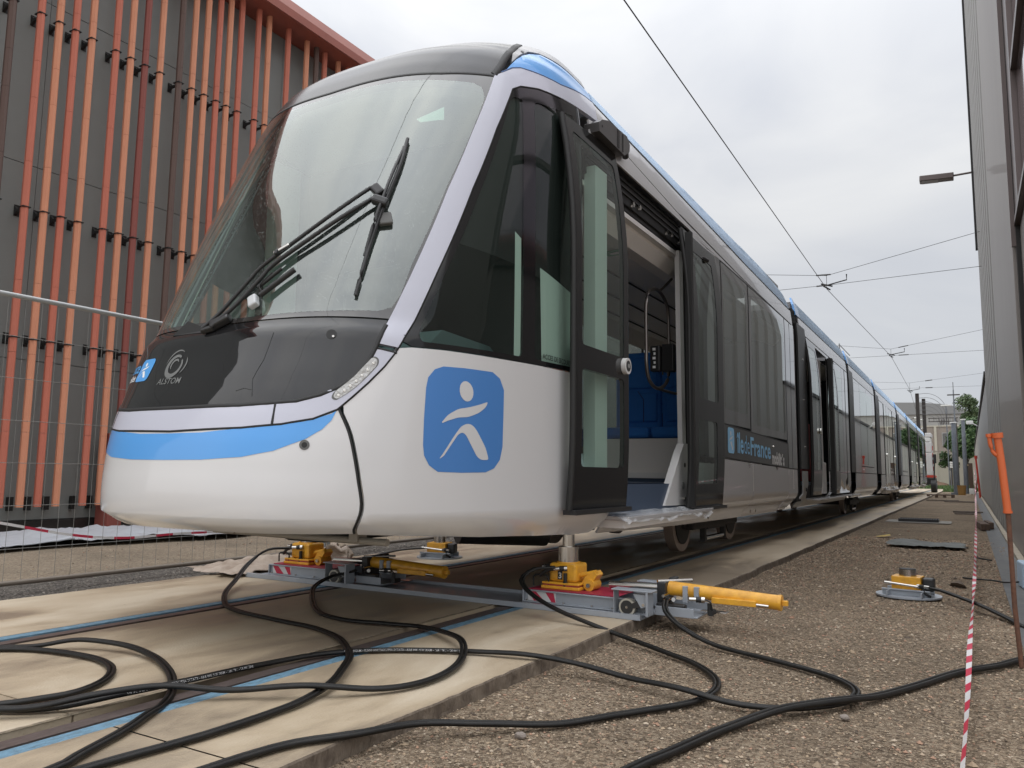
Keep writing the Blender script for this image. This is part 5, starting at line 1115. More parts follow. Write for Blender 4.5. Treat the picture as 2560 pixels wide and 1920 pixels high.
    # jack standing on the carriage
    j = empty('hydraulic_jack', (x+.0, 4.8, .120), label=num[0], cat='jack')
    def J(nm, *a, m=M_yel, b=.006): return MB().bbox(*a, b).build(nm, m, j)
    J('base_plate', -.14, .14, -.13, .13, 0, .022); J('base_layer', -.13, .13, -.125, .125, .022, .030, m=M_redp, b=.002); J('base_layer', -.135, .135, -.128, .128, .030, .045)
    for bx_, by_ in ((-.12, -.11), (.12, -.11), (-.12, .11), (.12, .11)): MB().cyl((bx_, by_, .022), (bx_, by_, .034), .009, n=6).build('bolt', M_steel, j)
    bd = J('jack_body', -.10, .10, -.09, .09, .045, .165, b=.018)
    MB().cyl((0, 0, .165), (0, 0, .27), .066, n=32).build('jack_column', M_steel, j); MB().cyl((0, 0, .27), (0, 0, .35), .040, n=28).build('jack_ram', M_steel, j); MB().cyl((0, 0, .160), (0, 0, .172), .078, n=32).build('column_collar', M_yel, j)
    if num[1]:
        pl = MB().box(-.035, .0, -.0915, -.0905, .06, .115).build('number_plate', M_rubber, j); lettering('jack_number', [(num[1], .052, .0015, -.030, .069, 1, 1)], lambda a, b_: Vector((a, -.0925, b_)), M_labw, pl)
    MB().prism([(.12, .045), (.19, .045), (.23, .10), (.21, .125), (.15, .09)], 'y', -.05, .05).build('tilt_arm', M_yel, j); MB().cyl((.18, -.07, .035), (.18, .05, .035), .037, n=18).build('pivot_drum', M_yel, j); MB().cyl((.18, -.085, .035), (.18, -.07, .035), .014, n=12).build('pivot_pin', M_steel, j)
    MB().cyl((.10, -.03, .09), (.22, -.03, .12), .015, n=10).build('tilt_rod', M_yel, j)
    coupling((.02, -.105, .135), (-.9, -.35, -.06), j, .07); coupling((-.10, -.06, .135), (-1, -.1, 0), j, .06); MB().cyl((.03, -.11, .045), (.03, -.11, .105), .013, n=10).build('dust_cap', M_rubber, j)
    MB().cyl((.03, -.11, .02), (.03, -.11, .05), .017, n=10).build('dust_cap', M_rubber, j)
    MB().tube(catmull([(-.04, -.12, .132), (-.10, -.13, .115), (-.15, -.12, .08)], .02), .012, 8).build('short_hose', M_rubber, j)
    if sg < 0: pass
    return c, j
carriage(1.10, 1, 'grey jack carriage with bright yellow push cylinder reaching over the gravel', ('yellow hydraulic jack numbered 3 holding up the right side of the nose', '3'))
carriage(-1.28, 1, 'shaded grey jack carriage under the nose with dark orange push cylinder', ('orange hydraulic jack under the left side of the nose, hose on its left', ''))
def small_jack(loc, label, rz=0, ram=.05, plate=True):
    j = empty('hydraulic_jack', loc, rz, label=label, cat='jack')
    if plate:
        MB().cyl((0, 0, 0), (0, 0, .012), .235, n=40).build('foot_plate', M_bg, j)
        for yy in (-.10, .10): MB().bbox(-.17, .17, yy-.006, yy+.006, .012, .055, .003).build('stiffener', M_bg, j)
        for xx in (-.12, .12): MB().bbox(xx-.006, xx+.006, -.20, .20, .012, .05, .003).build('stiffener', M_bg, j)
        MB().cyl((-.17, -.115, .055), (.17, -.115, .055), .007, n=8).build('stiffener_rod', M_bg, j)
    MB().bbox(-.105, .105, -.09, .09, .014, .155, .006).build('jack_body', M_yel, j); MB().cyl((0, 0, .155), (0, 0, .155+ram), .062, n=30).build('jack_ram', M_steel, j); MB().cyl((0, 0, .155+ram), (0, 0, .160+ram), .060, n=30).build('ram_cap', M_rubber, j)
    MB().cyl((-.15, -.11, .105), (.09, -.13, .09), .009, n=10).build('carry_bar', M_steel, j); MB().bbox(.11, .19, -.06, .03, .05, .15, .012).build('valve_block', M_plastic, j); coupling((.10, -.10, .09), (1, -.3, 0), j, .07)
    MB().tube(catmull([(.12, -.10, .08), (.14, -.12, .04), (.17, -.10, .02)], .02), .010, 8).build('short_hose', M_rubber, j)
    return j
small_jack((2.99, 7.02, -.045), 'spare yellow jack on a round grey foot plate standing alone on the gravel', R(-6))
fj = small_jack((-1.32, 6.72, .0), 'distant orange jack on grey feet behind the nose, below the left body edge', R(10), .12)

# ================================================================== HYDRAULIC HOSES (each a twin line)
M_hose = mat('hose_rubber', (0.004, 0.004, 0.004), 0.4, coat=.0, spec=.35, bump=.15, bscale=220, vary=.5, vscale=14, vcol=(.018, .016, .013))
M_print = mat('hose_print', (0.38, 0.38, 0.38), 0.6)
def hose(pts, label, r=.0092, z=0.0, marks=()):
    P = catmull([(p[0], p[1], p[2]+z) for p in pts], .035)
    P = [p+Vector((.007*noise.noise(p*3.1), .007*noise.noise(p*3.3+Vector((5, 5, 5))), .003*abs(noise.noise(p*2.3)))) for p in P]
    h = empty('hydraulic_hose', P[0], label=label, cat='hose')
    for k, off in enumerate((-r*1.04, r*1.04)):
        mb = MB().tube(P, r, 10, offset=off); mb.v = [tuple(Vector(v)-h.location) for v in mb.v]; mb.build('hose_line', M_hose, h)
    L_ = [0]
    for i in range(1, len(P)): L_.append(L_[-1]+(P[i]-P[i-1]).length)
    for (s0, side, txt, rev) in marks:
        vs, fs = text_mesh(txt, .015, 0, .0003, 1); mb = MB(); V = []
        for v in vs:
            s = s0+(-v.x if rev else v.x); s = min(max(s, 0.001), L_[-1]-.001); i = max(k_ for k_ in range(len(L_)) if L_[k_] <= s); i = min(i, len(P)-2)
            t = (P[i+1]-P[i]).normalized(); p = P[i]+t*(s-L_[i]); sd_ = t.cross(Vector((0, 0, 1))).normalized(); a = (v.y-.004)/r; ang = side*0.55+ (a if side > 0 else -a)*(-1 if side > 0 else -1)*(1)
            c = p+sd_*(side*r*1.04)
            V.append(c+sd_*(side*math.cos(.35+a*1.0 if 1 else 0)*(r+.0006))+Vector((0, 0, 1))*math.sin(.35+a)*(r+.0006)-h.location)
        mb.add(V, fs); mb.build('hose_print', M_print, h, fix=False)
    return h
RZ = .014
PR = 'SAE 100 R7 - 1/4" 14x1 - MAX W.P. 300 BAR - STATIC APPLICATION ONLY - MADE IN EU   '
hose([(1.10, 4.60, .27), (1.00, 4.50, .26), (.97, 4.40, .20), (1.08, 4.33, .13), (1.28, 4.26, .07), (1.50, 4.22, RZ+.01), (1.73, 4.20, -.025), (2.03, 4.02, -.04), (2.23, 3.88, -.042), (2.39, 3.68, -.042), (2.46, 3.47, -.042), (2.45, 3.26, -.042), (2.37, 3.09, -.042), (2.24, 2.88, -.04), (2.10, 2.66, -.038), (1.93, 2.48, -.02), (1.76, 2.30, .0), (1.66, 2.06, .012), (1.57, 1.90, RZ), (1.53, 1.74, RZ), (1.51, 1.59, RZ), (1.47, 1.2, RZ)],
     'black twin hose from the jack numbered 3, crossing the near slab edge', marks=[(3.3, 1, PR, False), (4.1, 1, PR, False)])
hose([(1.84, 4.62, .12), (1.88, 4.5, .08), (2.0, 4.40, .02), (2.22, 4.30, -.035), (2.55, 4.15, -.042), (2.78, 4.02, -.042), (2.93, 3.88, -.042), (2.99, 3.72, -.042), (2.96, 3.55, -.042), (2.87, 3.40, -.04), (2.75, 3.30, -.038), (2.58, 3.25, -.03), (2.36, 3.28, -.015), (2.08, 3.36, -.022), (1.82, 3.38, .0), (1.60, 3.32, .022), (1.30, 3.24, RZ), (1.00, 3.08, RZ), (.78, 2.84, RZ), (.70, 2.52, RZ), (.71, 2.13, .03), (.67, 1.86, .03), (.58, 1.70, RZ), (.44, 1.58, RZ), (.1, 1.4, RZ), (-.3, 1.3, RZ)],
     'black twin hose from the yellow push cylinder sweeping right then back across the slab', z=.002, marks=[(3.55, -1, PR, False), (4.6, -1, PR, False)])
hose([(3.95, 5.4, -.04), (3.65, 4.91, -.042), (3.52, 4.65, -.042), (3.38, 4.43, -.042), (3.24, 4.11, -.042), (3.08, 3.74, -.040), (2.98, 3.52, -.018), (2.89, 3.39, -.016), (2.76, 3.20, -.02), (2.63, 2.93, -.042), (2.55, 2.62, -.042), (2.50, 2.42, -.042), (2.44, 2.0, -.042), (2.4, 1.3, -.042)],
     'black twin hose running from the orange stake towards the bottom of the photo', r=.0110)
hose([(-1.32, 4.62, .25), (-1.42, 4.5, .24), (-1.50, 4.40, .15), (-1.30, 4.10, .07), (-1.0, 3.75, .03), (-.72, 3.52, RZ), (-.41, 3.38, RZ), (-.06, 3.32, RZ), (.29, 3.27, RZ), (.58, 3.15, RZ), (.86, 2.92, .02), (1.05, 2.70, .035), (1.19, 2.47, .03), (1.26, 2.24, .02), (1.27, 2.05, RZ), (1.27, 1.84, RZ), (1.25, 1.64, RZ), (1.22, 1.45, RZ), (1.2, 1.1, RZ)],
     'black twin hose from the left jack curving across the rails to the bottom edge', marks=[(4.0, 1, PR, False)])
hose([(-.60, 4.62, .12), (-.72, 4.48, .08), (-.68, 4.28, .04), (-.55, 4.12, RZ), (-.30, 3.87, RZ), (.03, 3.60, RZ), (.30, 3.52, RZ), (.54, 3.57, RZ), (.75, 3.60, RZ), (.99, 3.50, .03), (1.23, 3.32, .045), (1.38, 3.12, .02), (1.47, 2.88, RZ), (1.47, 2.65, RZ), (1.38, 2.47, .02), (1.19, 2.29, .045), (.98, 2.14, .03), (.79, 1.98, .055), (.69, 1.77, .055), (.58, 1.63, .03), (.45, 1.52, .03), (.1, 1.36, .03), (-.3, 1.25, .03)],
     'black twin hose from the shaded cylinder making a wide loop over the right rail', z=.004, marks=[(4.3, 1, PR, False)])
hose([(-.9, 1.75, RZ), (-.60, 2.08, RZ), (-.45, 2.19, .02), (-.30, 2.31, .045), (-.05, 2.38, .035), (.21, 2.35, .02), (.49, 2.23, RZ), (.68, 2.10, .0), (.82, 1.96, .0), (.92, 1.82, RZ), (1.02, 1.65, RZ), (1.11, 1.46, RZ), (1.15, 1.36, RZ), (1.2, 1.0, RZ)],
     'outer black twin hose loop at the bottom left, running off the bottom edge', z=.001)
hose([(-.8, 1.85, RZ), (-.54, 2.09, RZ), (-.38, 2.17, RZ), (-.19, 2.205, RZ), (.02, 2.205, RZ), (.22, 2.14, RZ), (.37, 2.02, RZ), (.44, 1.86, RZ), (.42, 1.74, RZ), (.37, 1.61, RZ), (.2, 1.45, RZ), (-.1, 1.3, RZ)],
     'small inner black hose loop at the left edge of the photo')
hose([(3.14, 6.90, .04), (3.22, 6.85, .035), (3.36, 6.68, .01), (3.50, 6.45, -.01), (3.62, 6.18, -.03), (3.72, 5.9, -.04), (3.9, 5.6, -.04)], 'black twin hose leaving the spare jack towards the right edge', r=.0095)
hose([(-1.40, 6.62, .10), (-1.6, 6.4, .08), (-1.75, 6.1, .03), (-1.8, 5.8, RZ), (-1.7, 5.4, RZ), (-1.6, 5.1, .04)], 'thin dark hose from the distant jack to the canvas sheet', r=.008)

# ================================================================== OVERHEAD LINE
M_line = mat('line_steel', (0.055, 0.055, 0.055), 0.5, metal=.5)
tag(MB().tube([(.62, -26, 5.82), (.60, -7, 5.82), (.56, 7.2, 5.80), (.43, 21.5, 5.80), (.90, 35, 5.83), (.70, 50, 5.95), (-.6, 90, 6.1)], .0085, 6).build('contact_wire', M_line), 'overhead contact wire running above the tram along the track', 'wire')
def span(y, up, lo, xc, label, r=.006):
    s = empty('cross_span', (xc, y, 5.9), label=label, cat='wire', group='cross spans of the overhead line')
    def T(nm, pts, rr=r, m=M_line): o = MB().tube([Vector(p)-s.location for p in pts], rr, 6).build(nm, m, s); return o
    T('upper_wire', [(p[0], y, p[1]) for p in up]); T('lower_wire', [(p[0], y, p[1]) for p in lo])
    T('dropper', [(xc, y, interp(xc, [p[0] for p in up], [p[1] for p in up])), (xc, y, interp(xc, [p[0] for p in lo], [p[1] for p in lo])-.1)])
    for pts in (up, lo):
        for f in (.14, .64):
            x = pts[0][0]+(pts[-1][0]-pts[0][0])*f; z = interp(x, [p[0] for p in pts], [p[1] for p in pts]); x2 = x+.36; z2 = interp(x2, [p[0] for p in pts], [p[1] for p in pts]); T('insulator', [(x, y, z), (x2, y, z2)], .020 if y < 40 else .03, mat('insulator_grey', (.10, .10, .10), .4))
    T('clamp', [(xc-.14, y, 5.95), (xc+.14, y, 5.86)], .022); T('clamp', [(xc-.05, y-.2, 5.84), (xc+.05, y+.2, 5.82)], .02); T('steady_arm', [(xc, y, 5.90), (xc+.5, y-.1, 5.97), (xc+.5, y-.1, 6.12)], .016)
    return s
span(21.5, [(-6.5, 6.95), (-1.14, 6.37), (.43, 6.16), (3.93, 6.84)], [(-6.5, 5.9), (-.7, 5.90), (.43, 5.90), (3.93, 5.98)], .43, 'nearest cross span of two thin wires over the track')
span(35, [(-6.5, 6.9), (-1.42, 6.46), (.90, 6.13), (5.5, 6.9)], [(-6.5, 5.86), (.90, 5.86), (5.5, 5.86)], .90, 'second cross span of two thin wires over the track')
span(50, [(-6.5, 6.9), (-1.48, 6.51), (.70, 6.35), (6, 6.9)], [(-6.5, 6.04), (.7, 6.04), (6, 6.02)], .70, 'third, far cross span of two thin wires over the track')
span(-6.5, [(-8.4, 7.2), (-1.2, 6.3), (.61, 6.15), (8, 6.9)], [(-8.4, 5.95), (.61, 5.92), (8, 5.98)], .61, 'cross span behind the viewer, mirrored in the windshield', .011)

# ================================================================== BACKGROUND BEYOND THE TRAM
M_mast = mat('mast_dark', (0.045, 0.038, 0.036), .6); M_galp = mat('mast_galvanised', (0.20, 0.22, 0.25), .5, metal=.3, vary=.5, vscale=5)
for (x, y, z1, w0, lab) in ((2.72, 55, 4.35, .17, 'nearer grey round mast, cut off at the top, in the yard beyond the pallet'), (3.22, 60, 4.85, .15, 'grey round mast just behind the nearer one, right of it')):
    p = empty('mast', (x, y, -.05), label=lab, cat='mast', group='short grey masts'); MB().cyl((0, 0, 0), (0, 0, z1), w0*.95, w0*.72, 20).build('shaft', M_galp, p); MB().cyl((0, 0, z1), (0, 0, z1+.08), w0*1.05, n=18).build('cap', M_whitep, p); MB().cyl((0, 0, 0), (0, 0, .12), w0*1.8, n=18).build('foot', M_galp, p)
a = empty('antenna_mast', (2.52, 80, -.05), label='thin dark antenna mast with a cross tip rising above the tree', cat='mast')
MB().cyl((0, 0, 0), (0, 0, 8.9), .09, .05, 10).build('shaft', M_galp, a); MB().box(-.5, .5, -.06, .06, 8.4, 8.5).build('cross_arm', M_mast, a); MB().cyl((0, 0, 8.9), (0, 0, 9.6), .025, n=6).build('tip', M_mast, a)
for i, (x, y, z1, lab) in enumerate(((-.86, 90, 9.6, 'tall dark lattice mast carrying curved wires behind the tram tail'), (-.42, 93, 9.3, 'second tall dark mast directly behind the first one'))):
    p = empty('catenary_mast', (x, y, -.05), label=lab, cat='mast', group='tall dark masts behind the tram tail')
    for sx_ in (-.14, .14): MB().box(sx_-.035, sx_+.035, -.1, .1, 0, z1).build('chord', M_mast, p)
    MB().box(-.14, .14, -.02, .02, 0, z1).build('web', M_mast, p); MB().box(-.16, .16, -.12, .12, z1, z1+.06).build('head', M_mast, p)
    for z in (6.3, 7.2): MB().cyl((-1.9+.2*i, 0, z-.5), (.1, 0, z), .03, n=6).build('bracket_arm', M_mast, p); MB().cyl((-.35, 0, z-.09), (-.1, 0, z-.03), .08, n=8).build('insulator', M_whitep, p)
ca = empty('curved_conductors', (-.7, 90.5, 9.5), label='bundle of thin conductors arching from the dark mast down to the right', cat='wire')
for k in range(6):
    pts = [Vector((0, 0, .1-k*.42)), Vector((.8-.05*k, 0, .12-k*.43)), Vector((1.5-.08*k, 0, -.15-k*.42)), Vector((2.1-.12*k, 0, -.75-k*.38)), Vector((2.45-.16*k, 0, -1.6-k*.3)), Vector((2.5-.16*k, 0, -2.6-k*.2))]; MB().tube(catmull(pts, .12), .022, 5).build('conductor', mat('conductor_grey', (.16, .16, .17), .5), ca)
gt = empty('gantry', (1.5, 85, 6.3), label='dark horizontal lattice gantry crossing in front of the tree', cat='gantry')
for z in (.05, .38): MB().box(-1.25, 1.25, -.05, .05, z-.035, z+.035).build('chord', M_mast, gt)
for k in range(7): MB().box(-1.2+k*.4, -1.16+k*.4, -.03, .03, .05, .38).build('strut', M_mast, gt)
for k in range(6): MB().cyl((-.28+k*.14, 0, -.25), (-.28+k*.14, 0, .25 if k != 4 else .8), .035, n=6).build('insulator', M_mast, gt)
MB().box(1.0, 1.12, -.06, .06, -6.3, .38).build('leg', M_mast, gt)
sg_ = empty('yard_lamp', (1.72, 88, 8.1), label='small flat lamp head where the curved wires end', cat='lamp'); MB().bbox(-.45, .45, -.1, .1, -.05, .1, .03).build('lamp_head', M_whitep, sg_); MB().cyl((0, 0, -8.1), (0, 0, -.05), .05, n=6).build('pole', M_galp, sg_)

M_fw = mat('far_wall_pale', (0.52, 0.49, 0.41), .8, vary=.4, vscale=.5, vcol=(.42, .40, .34)); M_fb = mat('far_building_buff', (.33, .29, .25), .8, vary=.8, vscale=.35, vcol=(.24, .20, .18)); M_wr = mat('warehouse_grey', (.36, .36, .35), .6, vary=.2, vscale=.1); M_wroof = mat('warehouse_roof', (.24, .245, .25), .6)
fw = empty('boundary_wall', (0, 110, -.1), label='pale concrete boundary wall at the far end of the yard', cat='wall')
for k in range(14):
    x = -24+k*3.0; MB().box(x, x+2.97, 0, .25, 0, 4.25).build('wall_panel', M_fw, fw); MB().box(x-.12, x+.09, -.08, .30, 0, 4.35).build('wall_post', M_fw, fw)
MB().box(-24, 18, -.1, .35, 4.36, 4.45).build('coping', M_fb, fw)
fb = empty('buff_building', (0, 118, 0), label='weathered buff building standing behind the boundary wall', cat='building')
MB().box(-26, 20, 0, 10, 0, 7.8).build('wall', M_fb, fb); MB().box(-26, 20, -.1, .2, 7.8, 7.95).build('parapet', M_fw, fb)
for k in range(10):
    x = -14+k*2.9; f_ = MB().box(x, x+1.5, -.06, 0, 5.2, 7.0).build('window', M_wr, fb); MB().box(x+.1, x+.72, -.09, -.06, 5.3, 6.9).build('pane', M_fritg, f_); MB().box(x+.78, x+1.4, -.09, -.06, 5.3, 6.9).build('pane', M_fritg, f_); MB().box(x+2.0, x+2.3, -.15, 0, 0, 7.8).build('pilaster', M_fw, fb)
wh2 = empty('warehouse', (0, 160, 0), label='long light grey warehouse with a shallow curved roof on the horizon', cat='building')
MB().box(-60, 26, 0, 30, 0, 12.5).build('wall', M_wr, wh2)
MB().prism([(-60, 12.52), (26, 12.52), (4.9, 12.55), (4.9, 12.6), (.7, 14.2), (-3.8, 14.7), (-8, 14.85), (-20, 14.6), (-60, 12.6)], 'y', -.3, 30).build('roof', M_wroof, wh2)
for k in range(20): MB().box(-58+k*4.2, -57.9+k*4.2, -.05, 0, 0, 12.4).build('wall_seam', M_wroof, wh2)
bx_ = empty('wall_cabinet', (.48, 109.8, 2.9), label='small black cabinet fixed on the pale boundary wall', cat='cabinet'); MB().bbox(-.16, .18, 0, .2, .45, 1.15, .02).build('upper_box', M_frit, bx_); MB().bbox(-.16, .2, 0, .2, 0, .35, .02).build('lower_box', M_frit, bx_)
s_ = empty('signal', (2.2, 70, -.05), label='white track signal head on a thin post before the boundary wall', cat='signal'); MB().cyl((0, 0, 0), (0, 0, 1.8), .03, n=8).build('post', M_galp, s_)
for k in range(3): MB().bbox(-.05, .17, -.08, .05, 1.8+k*.17, 1.94+k*.17, .02).build('lens_hood', M_whitep, s_)

# trees: trunk, limbs, leaf clumps spread through an uneven crown
def tree(name, loc, h, rad, n, leafm, label, seed, crown_z=.6, lw=.16, squash=1.0):
    rnd = random.Random(seed); t = empty(name, loc, label=label, cat='tree'); tk = MB(); tk.cyl((0, 0, 0), (.1, 0, h*.55), .16, .08, 8)
    cents = []
    for k in range(9):
        a = rnd.uniform(0, 6.28); r_ = rad*rnd.uniform(.25, .75); c = Vector((math.cos(a)*r_, math.sin(a)*r_, h*(crown_z+rnd.uniform(-.30, .32)))); cents.append((c, rad*rnd.uniform(.30, .55))); tk.cyl((.05, 0, h*.3+rnd.uniform(0, .2)*h), c, .05, .015, 5)
    tk.build('trunk', mat('bark', (.09, .07, .05), .9), t); V = []; F = []
    for k in range(n):
        c, r_ = rnd.choice(cents); d_ = Vector((rnd.gauss(0, 1), rnd.gauss(0, 1), rnd.gauss(0, 1)*squash)).normalized()*r_*rnd.random()**.4; p = c+d_; nrm = Vector((rnd.gauss(0, 1), rnd.gauss(0, 1), rnd.gauss(.5, 1))).normalized(); a = nrm.orthogonal().normalized(); b = nrm.cross(a); s = lw*rnd.uniform(.6, 1.5); o = len(V)
        V += [tuple(p+a*s), tuple(p+b*s*.45), tuple(p-a*s), tuple(p-b*s*.45)]; F.append((o, o+1, o+2, o+3))
    me = bpy.data.meshes.new('crown'); me.from_pydata(V, [], F); me.materials.append(leafm); link('crown', me, t); return t
def leaf_mat(name, ramp):
    m = stone_mat(name, ramp); m.node_tree.nodes['Principled BSDF'].inputs['Roughness'].default_value = .6; return m
M_leaf = leaf_mat('leaf_dark', [(.045, .095, .03), (.03, .07, .022), (.07, .12, .04), (.05, .10, .035), (.09, .15, .05)]); M_leaf2 = leaf_mat('leaf_pale', [(.10, .15, .07), (.07, .11, .05), (.14, .19, .10)])
tree('leafy_tree', (3.2, 105, 0), 8.2, 2.8, 12000, M_leaf, 'dark green leafy tree overhanging the boundary wall beside the grey masts', 2, .66, .22)
tree('leafy_tree', (3.9, 148, 7), 6.2, 2.4, 3500, M_leaf2, 'paler tree top showing above the warehouse roof', 5, .80, .2)
tree('leafy_tree', (1.55, 106, 0), 5.6, 1.1, 1800, M_leaf, 'small shrubby tree at the left foot of the dark tree', 9, .72, .14)
# grass verge and bank of earth
gv = []; gf = []; rnd = random.Random(11)
for k in range(26000):
    y = 66+43*rnd.random()**1.2; x = rnd.uniform(-6, 4.1)
    if y < 82 and x < 1.7: continue
    hh = rnd.uniform(.10, .34)*(1+.5*noise.noise(Vector((x*.8, y*.4, 0)))); a = rnd.uniform(0, 3.14); o = len(gv); dx, dy = math.cos(a)*.07, math.sin(a)*.07; b = rnd.uniform(-.08, .08)
    gv += [(x-dx, y-dy, -.08), (x+dx, y+dy, -.08), (x+b, y+b, -.08+hh)]; gf.append((o, o+1, o+2))
me = bpy.data.meshes.new('grass'); me.from_pydata(gv, [], gf); me.materials.append(leaf_mat('grass_blades', [(.07, .14, .035), (.10, .17, .05), (.05, .10, .03), (.14, .20, .07)])); tag(link('grass', me), kind='stuff')
sheet('verge', -8, 4.1, 64, 110, 20, 40, mat('verge_green', (.075, .12, .04), .9, vary=.8, vscale=1.2, vcol=(.12, .15, .06)), f=lambda x, y: -.09+.05*noise.noise(Vector((x*.5, y*.3, 2))) - (.2 if (x < 2 and y < 80.5) else 0))
sheet('earth_bank', -3, 1.8, 101, 109, 24, 12, mat('earth', (.17, .10, .06), .9, vary=.6, vscale=2), f=lambda x, y: -.1+.75*max(0, math.cos((x+.4)/2.4*1.57))*max(0, math.cos((y-105)/4*1.57))*(1+.4*noise.noise(Vector((x, y, 0)))))

# road-rail truck behind the tram tail
tk = empty('service_truck', (1.0, 58.5, .0), label='white and red road-rail truck with raised boom behind the tram tail', cat='truck')
M_tw2 = mat('truck_white', (.62, .61, .60), .4); M_tred = mat('truck_red', (.55, .06, .04), .45)
for nm, x0, x1, z0, z1, m_ in (('chassis', -.9, .5, .5, .95, M_plastic), ('rear_lamp_board', -.1, .5, .96, 1.12, M_tred), ('body', -.9, .38, 1.13, 2.6, M_tw2), ('boom_base', -.2, .34, 2.62, 3.3, M_tw2), ('basket_rail', .0, .36, 3.62, 3.9, M_tw2), ('boom_head', -.3, .30, 3.32, 3.6, M_whitep)):
    MB().bbox(x0, x1, 0, 2.2, z0, z1, .03).build(nm, m_, tk)
for y_ in (.1, 1.8): w_ = MB().cyl((.22, y_, .42), (.52, y_, .42), .42, n=24).build('wheel', M_rubber, tk); MB().cyl((.52, y_, .42), (.53, y_, .42), .2, n=16).build('rim', M_galp, w_)
MB().cyl((.42, 0, .8), (.50, .1, 2.4), .04, n=8).build('outrigger', M_plastic, tk); MB().bbox(.42, .60, -.1, .2, 1.9, 2.5, .02).build('mirror', M_plastic, tk)
for k in range(4): MB().box(.38, .42, .2, .3, 1.4+k*.45, 1.7+k*.45).build('red_reflector', M_tred, tk)

# ================================================================== THINGS LYING ON THE GRAVEL
M_iron = mat('cast_iron', (.05, .05, .055), .5, metal=.4, vary=.5, vscale=9); M_wood = mat('old_wood', (.13, .085, .06), .8, vary=.8, vscale=7, vcol=(.07, .045, .035), bump=.3, stretch=(8, 1, 1)); M_wood2 = mat('grey_plank', (.17, .14, .12), .8, vary=.8, vscale=6, bump=.3)
dg = empty('drain_grate', (2.45, 19.25, -.055), label='black slotted drain grate set in a pale concrete patch', cat='drain')
MB().box(-.62, .62, -.55, .55, 0, .012).build('concrete_patch', mat('patch_grey', (.30, .28, .25), .8, vary=.6, vscale=5), dg)
for yy in (-.28, .27): MB().box(-.38, .38, yy, yy+.025, .012, .07).build('grate_frame', M_iron, dg)
for k in range(17): MB().box(-.38+k*.0465, -.36+k*.0465, -.25, .27, .015, .065).build('grate_bar', M_iron, dg)
cloth('rubber_mat', 2.42, 3.36, 11.9, 12.75, 30, 14, lambda s, t, x, y: .02+wr(s, t, x, y, .03, 4)+.05*max(0, math.sin(s*5+.4))*math.sin(math.pi*t), mat('mat_grey', (.075, .08, .075), .55, vary=.6, vscale=9, vcol=(.13, .14, .12)), 'crumpled dark grey rubber mat on the gravel behind the spare jack', 'mat', .08, 3, lambda x, y: GZ+.015)
bm_ = empty('wooden_beam', (3.62, 17.3, -.05), R(4), label='short brown timber beam end at the foot of the right wall', cat='timber'); MB().bbox(-.07, .07, -.5, .6, 0, .12, .01).build('beam', M_wood, bm_); MB().bbox(.09, .17, -.1, .9, .01, .13, .01).build('offcut', M_wood, bm_)
def pallet(loc, rz, label):
    p = empty('pallet', loc, rz, label=label, cat='pallet')
    for k in range(5): MB().box(-.62, .62, -.42+k*.19, -.42+k*.19+.14, .13, .155).build('deck_board', M_wood, p)
    for yy in (-.38, .0, .38): MB().box(-.62, .62, yy-.05, yy+.05, .105, .129).build('stringer', M_wood, p)
    for xx in (-.55, -.18, .18, .55):
        for yy in (-.38, .38): MB().box(xx-.07, xx+.07, yy-.05, yy+.05, .0, .104).build('block', M_wood, p)
    return p
pallet((2.12, 45.5, -.05), R(2), 'brown wooden pallet lying in front of the grey mast foot')
for (x0, x1, y, lab) in ((1.78, 3.0, 38.2, 'long thin weathered plank lying across the gravel, left of its twin'), (2.5, 3.62, 36.6, 'weathered plank lying across the gravel, ending near the tape'), (3.0, 3.72, 25.2, 'dark plank beside the kerb, halfway to the pallet')):
    q_ = MB().bbox(x0, x1, y, y+.16, -.05, -.0, .01).build('plank', M_wood2); tag(q_, lab, 'plank')
tag(MB().bbox(3.05, 3.5, 24.1, 24.22, -.05, -.015, .005).build('plank', M_wood2), 'short broken piece of plank just in front of the dark plank', 'plank')
tag(MB().add([(2.12, 13.75, -.045), (2.24, 13.70, -.035), (2.33, 13.82, -.02), (2.30, 13.95, -.01), (2.20, 13.9, -.03), (2.12, 13.86, -.04)], [(0, 1, 4, 5), (1, 2, 3, 4)]).build('scrap', mat('scrap_yellow', (.5, .33, .02), .5)), 'small bright yellow scrap on the gravel near the slab', 'scrap')
bk = empty('bucket', (3.0, 54.0, -.05), label='ochre bucket beside the foot of the grey mast', cat='bucket'); MB().cyl((0, 0, 0), (0, 0, .55), .20, .24, 18).build('tub', mat('ochre', (.36, .20, .06), .6), bk); MB().cyl((0, 0, .55), (0, 0, .57), .26, n=18).build('rim', MATS['ochre'], bk)
wp_ = empty('wooden_post', (3.52, 60, -.05), label='upright brown wooden post near the right wall, far down the yard', cat='post'); MB().bbox(-.12, .12, -.12, .12, 0, 2.0, .02).build('shaft', M_wood, wp_); MB().bbox(-.30, -.12, -.05, .05, 1.82, 1.92, .01).build('arm', mat('pale_wood', (.5, .4, .24), .7), wp_)
tag(MB().bbox(3.38, 3.66, 58, 58.3, -.05, .30, .02).build('block', M_whitep), 'pale box at the foot of the wooden post', 'box')
rb = empty('rubble', (3.25, 62, -.05), label='low heap of pale rubble left of the wooden post', cat='rubble')
for k in range(9): MB().bbox(-.3+.08*k-.1, -.3+.08*k+.08, -.2, .1, .03*(k % 3), .2+.05*(k % 4), .04).build('lump', M_fw, rb)
M_rust0 = mat('stake_faded_red', (.25, .07, .05), .7)
